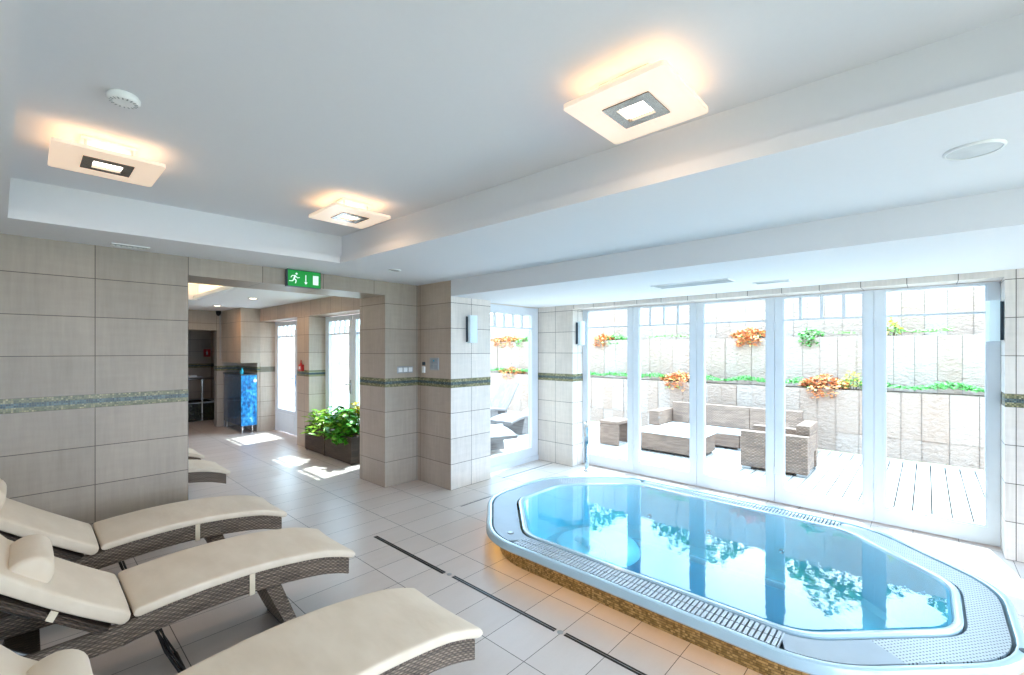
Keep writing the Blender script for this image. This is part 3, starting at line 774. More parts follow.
# water body (closed)
wt = [octo(.86, 1.47, .575, .115, .193, yi), octo(.852, 1.462, .57, .12, .0, yi), octo(.822, 1.432, .56, .12, -.19, yi), octo(.79, 1.40, .55, .17, -.228, yi), octo(.52, 1.09, .385, .14, -.24, yi), octo(.49, 1.06, .235, .14, -.61, yi), octo(.43, 1.0, .34, .12, -.65, yi)]
b = MB(); b.ring_loft([[(p[0]-XC, p[1]-YC, p[2]+(.01 if p[2] > .1 else 0)) for p in r] for r in wt], True, True)
w = b.build('pool_water', M['water'], smooth=20); w.location = (XC, YC, 0)
tag(w, 'clear turquoise water filling the hot tub', 'water', kind='stuff')
# spout / grab rail
o = empty('water_spout', (4.55, 2.985, .20), 'slim upright chrome spout on the far left rim of the hot tub', 'spout')
MB().lathe((0, 0, 0), [(.045, .0), (.045, .008), (.022, .016), (.018, .03)], 24).build('base_flange', M['chrome'], o, smooth=30)
d = Vector((-4.4, -2.85, 0)).normalized(); e = Vector((-d.y, d.x, 0))
b = MB(); rings = []
for k in range(17):
    u = k/16; a = u*.72
    h = .02+.60*u if u < .75 else .47+.16*math.sin((u-.75)/.25*PI/2); f = 0 if u < .5 else .22*((u-.5)/.5)**2
    wd = .022+.016*u; th = .014
    c = Vector((0, 0, h)) + d*f
    rings.append([c + e*wd*math.cos(t) + d*th*math.sin(t) for t in [2*PI*m/14 for m in range(14)]])
b.ring_loft(rings); b.build('blade', M['chrome'], o, smooth=50)

# ================================================================== INDOOR LOUNGERS
# local frame: x along (foot at +1.41), y 0..W (near side y=0), z up
CT = [(.33, .474), (.45, .487), (.60, .498), (.75, .501), (.88, .496), (1.0, .485), (1.12, .470), (1.22, .452), (1.32, .420), (1.40, .386)]
def interp(tab, x):
    if x <= tab[0][0]: return tab[0][1]
    for (a, b_), (c, d_) in zip(tab, tab[1:]):
        if x <= c: return b_+(d_-b_)*(x-a)/(c-a)
    return tab[-1][1]
W = .52
def pad(profile, th, w0, w1, xfun=None, nseg=30, round_r=.018, name='seat_cushion', parent=None, curl=.0, endcurve=0.0, mat=None):
    """cushion lofted along a centre-line profile [(x,z)]: rounded rectangular cross sections"""
    pts = [Vector((x, 0, z)) for x, z in profile]
    L = [0]
    for a, c in zip(pts, pts[1:]): L.append(L[-1]+(c-a).length)
    def at(s):
        for i in range(len(pts)-1):
            if s <= L[i+1] or i == len(pts)-2:
                u = (s-L[i])/(L[i+1]-L[i]); return pts[i].lerp(pts[i+1], min(1, max(0, u))), (pts[i+1]-pts[i]).normalized()
    rings = []
    ss = [0, .004, .012, .022] + [.022+(L[-1]-.044)*k/nseg for k in range(1, nseg)] + [L[-1]-.022, L[-1]-.012, L[-1]-.004, L[-1]]
    us = [0, .006, .02, .05, .15, .3, .5, .7, .85, .95, .98, .994, 1]
    for s in ss:
        p, t = at(s); nrm = Vector((-t.z, 0, t.x))
        if nrm.z < 0: nrm = -nrm
        e0 = min(s, L[-1]-s); sh = 1.0 if e0 > .022 else math.sqrt(max(0, 1-((.022-e0)/.022)**2))*.75+.25
        top, bot = [], []
        for u in us:
            y = w0+(w1-w0)*u
            edge = min(u, 1-u)*(w1-w0)
            es = 1.0 if edge > .012 else math.sqrt(max(0, 1-((.012-edge)/.012)**2))
            q = (2*u-1)
            cup = curl*q*q
            ec = endcurve*(1-q*q)*max(0, (s-(L[-1]-.3))/.3)**2
            crown = .006*(1-q**4)
            hh = th/2*(.62+.38*es)*sh
            c = p - t*ec + Vector((0, 0, cup))
            top.append(c + Vector((0, y, 0)) + nrm*(hh+crown*sh)); bot.append(c + Vector((0, y, 0)) - nrm*hh)
        rings.append(top + list(reversed(bot)))
    b = MB(); b.ring_loft(rings); return b.build(name, mat or M['cushion'], parent, smooth=60)

def band(profile_top, thick_fn, y0, y1, name, parent, mat, inset_end=0):
    """wicker body following a top line; UV in metres: u = arc, v = height"""
    b = MB(); uv = b.bm.loops.layers.uv.verify(); n = len(profile_top)
    A = [0]
    for (x0, z0), (x1, z1_) in zip(profile_top, profile_top[1:]): A.append(A[-1]+math.hypot(x1-x0, z1_-z0))
    V = []
    for (x, z) in profile_top:
        h = thick_fn(x); r = .008
        V.append([b.bm.verts.new(p) for p in ((x, y0+r, z), (x, y0, z-r), (x, y0, z-h+r), (x, y0+r, z-h), (x, y1-r, z-h), (x, y1, z-h+r), (x, y1, z-r), (x, y1-r, z))])
    def fuv(f, us):
        for l, q in zip(f.loops, us): l[uv].uv = q
    hh = [thick_fn(x) for x, _ in profile_top]
    for i in range(n-1):
        for k in range(8):
            m = (k+1) % 8
            va = [0, hh[i]*0, 0][0]
            def vv(kk, i_):
                h = hh[i_]
                return {0: h+.006, 1: h-.008, 2: .008, 3: 0, 4: -(y1-y0)+.0, 5: .008, 6: h-.008, 7: h+.006}[kk]
            f = b.bm.faces.new((V[i][k], V[i][m], V[i+1][m], V[i+1][k]))
            if k in (0, 1, 2, 4, 5, 6): us = [(A[i], vv(k, i)), (A[i], vv(m, i)), (A[i+1], vv(m, i+1)), (A[i+1], vv(k, i+1))]
            elif k == 3: us = [(A[i], 0), (A[i], y1-y0), (A[i+1], y1-y0), (A[i+1], 0)]
            else: us = [(A[i], y1-y0), (A[i], 0), (A[i+1], 0), (A[i+1], y1-y0)]
            fuv(f, us)
    for end in (0, n-1):
        f = b.bm.faces.new(V[end] if end else list(reversed(V[end])))
        for l in f.loops: l[uv].uv = (l.vert.co.y, l.vert.co.z)
    return b.build(name, mat, parent, smooth=False)

def rim_wrap(pts, r, name, parent, mat):
    """wrapped edge roll"""
    b = MB(); b.tube(pts, r, 8); 
    uv = b.bm.loops.layers.uv.verify(); acc = {}
    s_ = 0
    for f in b.bm.faces:
        for l in f.loops:
            c = l.vert.co; l[uv].uv = (c.z*1.0 + c.y, (c.x + .35*c.z)*1.0)
    return b.build(name, mat, parent, smooth=60)

def lounger(loc, label, fold=.45, ang=38.5):
    r = empty('sun_lounger', loc, label, 'sun lounger', 'cream cushioned wicker loungers indoors')
    th = .041
    prof = [(.335+(1.397-.335)*k/24,) for k in range(25)]
    prof = [(x[0], interp(CT, x[0])-th/2) for x in prof]
    pad(prof, th, .0, W, parent=r, endcurve=.03, curl=.004)
    # wicker body
    xs = [-.33+(1.362+.33)*k/40 for k in range(41)]
    ztop = lambda x: (interp(CT, x)-th) if x > .33 else .427+ (x-.33)*.02
    top = [(x, ztop(x)) for x in xs]
    hfn = lambda x: .10 if x > .2 else .10-.015*min(1, (.2-x)/.5)
    main = [(.30, ztop(.30))]+[(x, z) for x, z in top if x > .302]
    band(main, hfn, .012, W-.012, 'frame', r, M['wick'])
    tail = [(x, z) for x, z in top if x < .298]+[(.30, ztop(.30))]
    for ya in (.012, W-.052):
        band(tail, hfn, ya, ya+.04, 'side_rail', r, M['wick'])
    bh = band([(-.36, .412), (-.30, .413)], lambda x: .085, .012, W-.012, 'head_rail', r, M['wick'])
    for yy in (.016, W-.016):
        rim_wrap([(x, yy, z+.001) for x, z in top if x > .31], .0075, 'edge_roll', r, M['wick'])
    # backrest
    a = math.radians(ang); L_ = .80; dx, dz = -math.cos(a), math.sin(a)
    p0 = (.305, .438)
    bprof = [(p0[0]+.012+dx*s, p0[1]+.006+dz*s+.02*math.sin(PI*min(1, s/fold))*-.6) for s in [fold*k/8 for k in range(9)]]
    a2 = math.radians(54); xe, ze = bprof[-1]
    bprof += [(xe-math.cos(a2)*q, ze+math.sin(a2)*q) for q in [(L_-fold)*k/6 for k in range(1, 7)]]
    o = pad(bprof, .056, .0, W, parent=r, name='back_cushion')
    nx, nz = -dz, dx      # below the back
    fb = [(p0[0]+dx*s-.024, p0[1]+dz*s-.034) for s in [.02+.78*k/8 for k in range(9)]]
    band(list(reversed(fb)), lambda x: .038, .014, W-.014, 'backrest', r, M['wickdark'])
    # straps
    def strap(x0, w_, zt, zb, y_, nm='strap', slope=0):
        b = MB(); b.box(x0-w_/2, x0+w_/2, y_-.004, y_+.001, zb, zt); b.box(x0-w_/2, x0+w_/2, y_-.004, y_+W*.5, zb-.003, zb); return b.build(nm, M['strap'], r)
    zt = ztop(.82); strap(.82, .026, zt+.01, zt-.104, .012)
    s1 = .25; cx_, cz_ = p0[0]+dx*s1, p0[1]+dz*s1
    b = MB(); b.poly([(cx_-.012, .01, cz_-.026), (cx_-.034, .01, cz_-.010), (cx_-.052, .01, cz_-.044), (cx_-.03, .01, cz_-.062)], (0, .005, 0)); b.build('strap', M['strap'], r)
    # front leg: raking wicker panel, narrow at foot
    lt, lb = .925, 1.07
    b = MB(); zt2 = ztop(.93)-.095
    q = [[(lt-.034, .05, zt2), (lt+.045, .05, zt2), (lt+.045, W-.05, zt2), (lt-.034, W-.05, zt2)],
         [(lb-.028, .05, .012), (lb+.03, .05, .012), (lb+.03, W-.05, .012), (lb-.028, W-.05, .012)]]
    b.ring_loft([q[1], q[0]]); fl = b.build('front_leg', M['wick'], r, uv=True)
    b = MB(); b.box(lb-.024, lb+.026, .06, W-.06, 0, .012); b.build('foot_pad', M['dark'], fl)
    # rear leg
    b = MB(); q = [[(-.16, .05, .012), (-.105, .05, .012), (-.105, W-.05, .012), (-.16, W-.05, .012)], [(-.06, .03, .325), (.05, .03, .325), (.05, W-.03, .325), (-.06, W-.03, .325)]]
    b.ring_loft(q); rl = b.build('rear_leg', M['wickdark'], r, uv=True)
    b = MB(); b.box(-.155, -.11, .06, W-.06, 0, .012); b.build('foot_pad', M['dark'], rl)
    # black tube stay to the floor
    b = MB()
    for yy in (.14, W-.14):
        b.tube([(.42, yy, .345), (.47, yy-.01, .17), (.54, yy-.02, .012)], .007, 10)
        b.tube([(.436, yy, .345), (.486, yy-.01, .17), (.556, yy-.02, .012)], .005, 10)
    b.tube([(.553, .12, .012), (.553, W-.16, .012)], .011, 10); b.build('tube_stay', M['blackmetal'], r, smooth=50)
    # ratchet
    b = MB(); b.tube([(.02, .06, .40), (-.12, .06, .52), (-.2, .06, .60)], .009, 8); b.tube([(.02, W-.06, .40), (-.12, W-.06, .52), (-.2, W-.06, .60)], .009, 8)
    b.tube([(-.2, .06, .60), (-.2, W-.06, .60)], .008, 8); b.lathe((-.12, .048, .52), [(.022, 0), (.022, .01), (.003, .01)], 16, 'y'); b.build('ratchet_bar', M['greymetal'], r, smooth=50)
    return r
YN = {'A': 3.63, 'B': 2.615, 'C': 1.468, 'D': 5.31, 'E': 6.30}
LL = {'C': 'cream cushioned wicker lounger closest to the camera, cut off at the bottom',
      'B': 'cream cushioned wicker lounger in the middle, second from the camera',
      'A': 'cream cushioned wicker lounger standing along the beige tiled wall',
      'D': 'lounger foot sticking out just past the end of the tiled wall',
      'E': 'farthest lounger, only a tip showing past the end of the tiled wall'}
lounger((0, YN['B'], 0), LL['B'], .50, 38.5); lounger((0, YN['C'], 0), LL['C'], .44, 38.5); proto = lounger((-.02, YN['A'], 0), LL['A'], .70, 36.5)
def pillow(loc, label):
    r = empty('headrest_pillow', loc, label, 'pillow', 'half round headrest pillows on the loungers')
    a = math.radians(40.5); b = MB(); rings = []
    R_, H_, Lh = .076, .088, .36
    for yy, s in ((0, .0), (.004, .88), (.012, .97), (.02, 1), (.10, 1.01), (.18, 1.015), (.26, 1.01), (.34, 1), (.348, .97), (.356, .88), (.36, 0)):
        ring = []
        if s == 0: s = .8
        for k in range(15):
            t = PI*k/14; ring.append((R_*s*math.cos(t), H_*s*math.sin(t)))
        ring += [(-R_*.6*s, -.004), (0, -.006), (R_*.6*s, -.004)]
        # rotate so flat side lies on the back cushion
        rings.append([( u*math.cos(a) + v*math.sin(a), yy, -u*math.sin(a) + v*math.cos(a)) for u, v in ring])
    b.ring_loft(rings); b.build('pillow_body', M['cushion'], r, smooth=50)
    return r
A40 = math.radians(40.5)
def pil_loc(y0, s_, ang=38.5):
    q = math.radians(ang); return (.317-math.cos(q)*s_+math.sin(q)*.026, y0+.07, .444+math.sin(q)*s_-.008+math.cos(q)*.026)
pp = pillow(pil_loc(YN['B'], .415), 'round cream headrest pillow on the middle lounger')
for k in 'DE':
    c = copy_tree(proto); c.location = (.055, YN[k], 0); c['label'] = LL[k]
for k, ps, an, l in (('A', .60, 36.5, 'round cream headrest pillow at the left edge, on the lounger by the tiled wall'), ('C', .355, 38.5, 'round cream headrest pillow at the bottom edge, on the closest lounger')):
    c = copy_tree(pp); c.location = pil_loc(YN[k], ps, an); c['label'] = l

# ================================================================== FAR ROOM THINGS
# planters
def planter(y0, y1, label):
    r = empty('wicker_planter', (3.15, (y0+y1)/2, 0), label, 'planter', 'dark wicker planters in the recess')
    w = (y1-y0)/2-.006
    b = MB(); b.box(0, .03, -w, w, .015, .385); b.box(.325, .355, -w, w, .015, .385); b.box(.03, .325, -w, -w+.03, .015, .385); b.box(.03, .325, w-.03, w, .015, .385); b.box(.03, .325, -w+.03, w-.03, .015, .04)
    b.build('woven_box', M['wickdark'], r, uv=True)
    b = MB(); b.box(-.004, .034, -w-.002, w+.002, .375, .392); b.box(.321, .357, -w-.002, w+.002, .375, .392); b.box(.03, .325, -w-.002, -w+.034, .375, .392); b.box(.03, .325, w-.034, w+.002, .375, .392); b.build('rim', M['wickdark'], r, uv=True)
    bx('soil', (.03, .325, -w+.03, w-.03, .31, .345), M['soil'], r)
    b = MB()
    for sx in (.02, .335):
        for sy in (-w+.03, w-.03): b.cyl((sx, sy), .012, 0, .015, 10)
    b.build('foot', M['dark'], r)
planter(6.85, 7.56, 'dark wicker planter farther from the column, holding pale leaves')
planter(6.01, 6.84, 'dark wicker planter next to the column, holding broad leaves')
def leaf(b, base, dirv, length, width, droop, rnd, fold=.25):
    d = Vector(dirv).normalized(); side = d.cross(Vector((0, 0, 1)))
    if side.length < .1: side = Vector((1, 0, 0))
    side.normalize(); up = side.cross(d).normalized()
    rot = Matrix.Rotation(rnd.uniform(-.7, .7), 3, d); side = rot @ side; up = rot @ up
    prof = [(0, .08), (.25, .8), (.5, 1), (.75, .7), (1, .03)]; rows = []
    for u, w in prof:
        c = Vector(base) + d*length*u + Vector((0, 0, -droop*length*u*u))
        ww = width*w*.5
        rows.append([b.bm.verts.new(c-side*ww+up*ww*fold), b.bm.verts.new(c), b.bm.verts.new(c+side*ww+up*ww*fold)])
    for a, c in zip(rows, rows[1:]):
        for i in (0, 1): b.bm.faces.new((a[i], a[i+1], c[i+1], c[i]))
def plant(loc, label, kinds, ext, h, n, lw, seed, trail=0.0, ll=(.10, .2), name='leafy_plant'):
    rnd = random.Random(seed); r = empty(name, loc, label, 'plant', 'leafy plants growing in the planters')
    stems = MB(); fol = [(MB(), m) for m in kinds]
    for i in range(n):
        y = rnd.uniform(-ext[1], ext[1]); x = rnd.uniform(-ext[0], ext[0])
        lean = Vector((rnd.uniform(-.5, .22)-x*.2, rnd.uniform(-.5, .5), 1)).normalized()
        hh = h*rnd.uniform(.25, 1.0)
        tip = Vector((x, y, 0))+lean*hh
        if rnd.random() < trail:
            tip = Vector((-.20-rnd.random()*.06, y, rnd.uniform(-.08, .10)))
        stems.tube([(x*.6, y*.9, -.02), (tip+Vector((x*.6, y*.9, 0)))/2+Vector((0, 0, hh*.15)), tip], .003, 5)
        for q in range(rnd.choice((3, 4, 5))):
            a = rnd.uniform(0, 2*PI); dv = Vector((math.cos(a), math.sin(a), rnd.uniform(-.1, .75)))
            if dv.x > 0: dv.x *= .4
            base = Vector((x*.6, y*.9, 0)).lerp(tip, rnd.uniform(.55, 1.0))
            f = fol[0] if rnd.random() < .7 else fol[rnd.randrange(len(fol))]
            leaf(f[0], base, dv, rnd.uniform(*ll), lw*rnd.uniform(.7, 1.2), rnd.uniform(.1, .5), rnd)
    stems.build('stems', M['stem'], r)
    for f, m in fol: f.build('leaves', m, r, smooth=True)
    return r
plant((3.33, 7.20, .345), 'pale green leafy plant in the farther wicker planter', [M['leaf2'], M['leaf'], M['leaf2']], (.10, .28), .36, 50, .045, 3, .2, (.10, .22))
plant((3.33, 6.43, .345), 'bushy broad leaved green plant in the planter next to the column', [M['leaf'], M['leaf2'], M['leaf']], (.11, .34), .46, 96, .095, 5, .25, (.09, .17))
rnd = random.Random(9); r = empty('yellow_croton', (3.36, 6.12, .345), 'yellow leaved sprig at the top right of the broad leaved plant', 'plant')
b = MB(); s_ = MB()
for i in range(16):
    tip = Vector((rnd.uniform(-.08, .05), rnd.uniform(-.06, .1), rnd.uniform(.34, .52))); s_.tube([(0, 0, -.02), tip*.6, tip], .003, 5)
    for q in range(3):
        a = rnd.uniform(0, 2*PI); leaf(b, tip, (math.cos(a), math.sin(a), .5), .11, .05, .3, rnd)
b.build('leaves', M['leafy'], r, smooth=True); s_.build('stems', M['stem'], r)

# blue counter: front glow and darker side panel stand in for light and shade
o = empty('blue_counter', (3.0, 10.35, 0), 'bright blue rippled resin counter cabinet on chrome legs', 'counter')
b = MB(); b.box(-.095, .165, -.46, .66, .145, 1.14, bev=.004); b.build('cabinet_body', M['blueshade'], o)
b = MB(); b.box(-.115, .165, -.48, -.462, .145, 1.14, bev=.004); b.build('front_panel', M['blue'], o)
b = MB(); b.box(-.115, -.097, -.46, .66, .145, 1.14, bev=.004); b.build('side_panel', M['blueshade'], o)
b = MB(); b.box(-.125, .168, -.49, .67, 1.14, 1.163); b.build('worktop', M['darkgrey'], o)
for x, y in ((-.08, -.43), (.10, -.43), (-.08, .55), (.10, .1)):
    b = MB(); b.cyl((x, y), .014, 0, .145, 14); b.cyl((x, y), .022, 0, .01, 14); b.build('leg', M['chrome'], o, smooth=30)
b = MB(); b.lathe((.13, -.48, 1.03), [(.035, 0), (.035, -.012), (.004, -.014)], 18, 'y'); b.build('round_knob', M['white'], o, smooth=30)
b = MB(); b.box(-.105, -.085, .66, .70, 0, 1.16); b.build('side_post', M['steel'], o)
o = tag(MB().lathe((0, 0, 0), [(.0205, 0), (.032, .01), (.034, .05), (.022, .085), (.012, .10), (.012, .125), (.003, .127)], 20).build('teal_bottle', M['teal'], smooth=40), 'small teal glass vessel on top of the blue counter', 'vessel')
o.location = (2.915, 9.93, 1.163)
# security camera with cable
o = empty('security_camera', (2.80, 11.06, 2.40), 'small black dome camera in the ceiling corner of the far room', 'camera')
MB().lathe((0, 0, 0), [(.045, .07), (.045, .045), (.04, .0), (.02, -.03), (.002, -.035)], 20).build('dome', M['dark'], o, smooth=50)
b = MB(); b.box(.0, .045, .0, .04, .02, .07); b.build('bracket', M['dark'], o)
b = MB(); b.tube([(.035, .03, .03), (.04, .032, -.3), (.04, .032, -.95)], .008, 8); b.build('cable', M['greyplastic'], o, smooth=60)
# red call point on the post
o = empty('fire_alarm_box', (3.22, 7.82, 1.285), 'small red wall box with a thin top on the post by the planters', 'alarm box')
bx('box', (-.05, 0, -.06, .06, 0, .11), M['red'], o, bev=.006)
b = MB(); b.lathe((-.028, 0, .11), [(.022, 0), (.02, .012), (.009, .03), (.008, .075), (.002, .078)], 14); b.build('beacon', M['red'], o, smooth=40)
bx('front_window', (-.053, -.049, -.03, .03, .03, .08), M['white'], o)
# plunge pool beyond the opening
o = empty('plunge_pool', (2.35, 12.75, 0), 'black green mosaic plunge pool beyond the dark opening', 'plunge pool')
b = MB(); b.box(-.95, .84, -.40, -.32, 0, .41); b.box(-.95, .84, .5, .58, 0, .41); b.box(-.95, -.87, -.32, .5, 0, .41); b.box(.76, .84, -.32, .5, 0, .41); b.build('mosaic_tank', M['blackmosaic'], o)
b = MB(); b.box(-.97, .86, -.42, -.30, .41, .43); b.box(-.97, .86, .48, .595, .41, .43); b.box(-.97, -.85, -.3, .48, .41, .43); b.box(.74, .86, -.3, .48, .41, .43); b.build('stone_rim', M['greyplastic'], o)
bx('water_surface', (-.87, .76, -.32, .5, .33, .37), M['dark'], o)
o = empty('handrail', (2.35, 12.30, 0), 'chrome handrail in front of the dark plunge pool', 'handrail')
b = MB(); b.tube([(-.6, 0, .98), (.75, 0, .98)], .02, 12); b.build('top_bar', M['chrome'], o, smooth=50)
for x in (-.55, .44): 
    b = MB(); b.cyl((x, 0), .016, 0, .98, 12); b.build('post', M['chrome'], o, smooth=50)
o = empty('folded_towel_rack', (2.52, 12.15, 1.025), 'thin steel shelf with a folded white towel above the handrail', 'towel rack')
bx('shelf', (-.25, .22, -.1, .08, 0, .012), M['steel'], o); 
b = MB(); b.box(-.2, .12, -.09, .07, .012, .05, bev=.012); b.build('towel', M['white'], o)
b = MB(); b.tube([(.0, .08, .0), (.0, .14, -.04)], .008, 8); b.build('bracket', M['steel'], o)
o = empty('fire_sign', (3.13, 13.35, 1.47), 'small red square sign with a white figure on the wall past the opening', 'sign')
bx('red_plate', (-.075, .075, -.006, 0, 0, .19), M['red'], o)
b = MB(); b.box(-.018, .018, -.008, -.006, .05, .12); b.box(-.008, .008, -.008, -.006, .12, .15); b.box(-.03, .0, -.008, -.006, .105, .115); b.build('white_symbol', M['white'], o)

# cove light in the far tray
struct(bx('trim_5', (1.88, 1.95, 5.75, 8.85, 2.475, 2.53), M['plaster']), 'ledge hiding the warm cove light of the far ceiling recess', 'cove')
area_light('cove_light', (1.80, 7.3, 2.56), .12, 7, (1, .62, .30), (0, math.radians(200), 0), size_y=3.0)
area_light('cove_light_end', (1.0, 8.75, 2.56), 1.6, 3, (1, .62, .30), (math.radians(200), 0, 0), size_y=.1)

# ================================================================== OUTSIDE
struct(bx('ground', (-30, 40, -30, 40, -1.5, -1.0), M['ground']), 'garden ground around the building', 'ground')
b = MB(); y = -4.0; bw = .147
while y < 30:
    b.box(5.62 if y < 4.35 else 4.05, 8.9, y, y+bw-.014, -.04, -.005); y += bw
b.box(3.66, 4.04, 5.4, 30, -.04, -.005)
struct(b.build('floor_deck', M['deck']), 'pale sunlit wooden deck outside the glazing', 'deck')
b = MB(); b.box(5.62, 8.95, -4, 4.35, -.15, -.045); b.box(3.64, 8.95, 4.42, 30, -.15, -.045)
struct(b.build('floor_deck_base', M['dark']), 'dark joist layer under the deck boards', 'deck base')
def terrace(name, x, z0, z1_, seed, courses, label, x_back):
    rnd = random.Random(seed); b = MB(); uvl = b.bm.loops.layers.uv.verify()
    zz = z0
    y = -5.0; cols = []
    while y < 30:
        w = rnd.uniform(.23, .30); cols.append((y, y+w)); y += w
    zs = [z0] + [z0+c for c in courses] + [z1_]
    for a, c in zip(zs, zs[1:]):
        for (y0, y1) in cols:
            nb = len(b.bm.faces)
            b.box(x+rnd.uniform(0, .02), x_back, y0+.003, y1-.003, a+.003, c-.002)
            b.bm.faces.ensure_lookup_table()
            q = (rnd.random(), rnd.random())
            for f in b.bm.faces[nb:]:
                for l in f.loops: l[uvl].uv = q
    nb = len(b.bm.faces); b.box(x+.035, x_back-.02, -5, 30, z0, z1_-.02); b.bm.faces.ensure_lookup_table()
    o = b.build(name, M['stone'], recalc=True, mats=[M['stone'], M['mortar']])
    for p in o.data.polygons[nb:]: p.material_index = 1
    return struct(o, label, 'retaining wall')
terrace('wall_terrace_low', 8.9, 0, 1.0, 1, [.31], 'lowest cream split stone retaining wall behind the wicker seats', 9.12)
terrace('wall_terrace_mid', 9.38, .95, 1.87, 2, [], 'middle cream split stone retaining wall, set back', 9.6)
terrace('wall_terrace_top', 9.86, 1.8, 2.72, 3, [], 'uppermost cream split stone retaining wall', 10.1)
for z, x0, x1, nm in ((.93, 9.12, 9.38, 'lower'), (1.80, 9.6, 9.86, 'upper'), (2.62, 10.1, 14, 'top')):
    struct(bx('ground_bed', (x0, x1, -5, 30, z, z+.06), M['soil']), nm+' strip of planting soil behind a stone wall', 'soil bed')

def shrub(name, loc, ext, h, n, mats, label, cat, seed, size=(.045, .08), hang=0.0, group=None, kind=None):
    rnd = random.Random(seed); r = empty(name, loc, label, cat, group, kind) if not kind else None
    fb = [MB() for _ in mats]
    stem = MB()
    for i in range(n):
        u = rnd.uniform(-1, 1); v = rnd.uniform(-1, 1)
        hh = h*rnd.uniform(.15, 1)*(1-.6*abs(u))
        p = Vector((v*ext[0], u*ext[1], hh))
        if rnd.random() < hang: p = Vector((-ext[0]-rnd.uniform(.03, .12), u*ext[1]*.6, rnd.uniform(-.16, .06)))
        if i % 9 == 0: stem.tube([(0, p.y*.6, 0), (p.x*.3, p.y*.9, max(.02, p.z*.6)), p], .004, 5)
        k = rnd.randrange(len(mats)) if mats[0] is not M['orange'] or rnd.random() < .25 else 0; a = rnd.uniform(0, 2*PI)
        leaf(fb[k], p, (math.cos(a), math.sin(a), rnd.uniform(-.3, .9)), rnd.uniform(*size), rnd.uniform(*size)*.7, .2, rnd)
    if kind:
        stem.bm.free(); bm0 = fb[0]
        o = bm0.build(name, mats[0], smooth=True); o.location = loc; tag(o, label, cat, group, kind); 
        for f in fb[1:]: f.bm.free()
        return o
    stem.build('stems', M['stem'], r)
    nm = {id(M['orange']): 'flowers', id(M['yellow']): 'flowers'}
    for f, m in zip(fb, mats): f.build('flowers' if m in (M['orange'], M['yellow']) else 'leaves', m, r, smooth=True)
    return r
OF = [M['orange'], M['ivyp']]
Z1, Z2 = 1.0, 1.872; X1, X2 = 9.06, 9.54
G = 'orange flowering shrubs on the stone terraces'
shrub('flowering_shrub', (X2, 5.75, Z2), (.12, .26), .16, 220*2, OF, 'orange flowers on the upper stone ledge in the leftmost door leaf', 'flowering shrub', 21, hang=.2, group=G)
shrub('flowering_shrub', (X1, 3.72, Z1), (.12, .36), .2, 300*2, OF, 'orange flowers on the lower stone ledge behind the sofa corner', 'flowering shrub', 22, hang=.15, group=G)
shrub('flowering_shrub', (X2, 2.50, Z2), (.14, .34), .2, 320*2, OF, 'orange flowers on the upper ledge in the middle door leaf', 'flowering shrub', 23, hang=.25, group=G)
shrub('flowering_shrub', (X1, 1.26, Z1), (.12, .32), .24, 300*2, OF, 'orange flowers on the lower ledge above the wicker armchair', 'flowering shrub', 24, hang=.15, group=G)
shrub('flowering_shrub', (X2, 8.95, Z2), (.12, .62), .18, 360*2, OF, 'orange flowers on the upper ledge seen through the garden window', 'flowering shrub', 25, hang=.2, group=G)
shrub('flowering_shrub', (X1, 8.35, Z1), (.12, .42), .16, 300*2, OF, 'orange flowers on the lower ledge seen through the garden window', 'flowering shrub', 26, hang=.1, group=G)
shrub('yellow_shrub', (X1, .88, Z1), (.1, .13), .34, 120, [M['yellow'], M['ivyp']], 'yellow green bush right of the orange flowers above the armchair', 'shrub', 27)
shrub('yellow_shrub', (X2, .42, Z2), (.1, .12), .30, 120, [M['yellow'], M['ivyp']], 'yellow green bush on the upper ledge in the rightmost door leaf', 'shrub', 28)
shrub('green_shrub', (X2, 1.53, Z2), (.12, .2), .16, 170, [M['ivy'], M['leaf']], 'dark green trailing bush on the upper ledge above the armchair', 'shrub', 29, hang=.45)
shrub('green_shrub', (X2, 5.40, Z2), (.12, .22), .14, 160, [M['ivy'], M['ivyp']], 'green bush right of the orange flowers in the leftmost door leaf', 'shrub', 30, hang=.1)
shrub('green_shrub', (X2, 8.35, Z2), (.12, .22), .16, 160, [M['ivy'], M['ivyp']], 'green bush beside the orange flowers in the garden window', 'shrub', 31, hang=.3)
def ground_cover(x, z, segs, label, seed, mat, h=.1, dens=420):
    rnd = random.Random(seed); b = MB()
    for y0, y1, k in segs:
        for i in range(int((y1-y0)*dens*k)):
            yy = rnd.uniform(y0, y1); hh = h*k*rnd.uniform(.2, 1)*(.6+.4*math.sin(yy*7+seed))
            a = rnd.uniform(0, 2*PI); leaf(b, (x+rnd.uniform(-.14, .12), yy, z+.05+hh*.6), (math.cos(a), math.sin(a), rnd.uniform(0, 1)), rnd.uniform(.03, .07), .03, .3, rnd)
    o = b.build('ground_cover', mat, smooth=True); tag(o, label, 'ground cover', kind='stuff')
ground_cover(X1, Z1, [(4.0, 6.1, 1), (1.6, 3.35, 1.2), (-1.2, .75, 1.3), (6.5, 9.8, .8)], 'band of low green plants along the lower stone ledge', 41, M['ivy'], .16, 520)
ground_cover(X2, Z2, [(3.6, 4.6, .6), (-.3, .3, 1.1), (.9, 1.2, .7), (4.8, 5.2, .5)], 'thin patches of pale green plants along the upper stone ledge', 42, M['ivyp'], .1, 420)
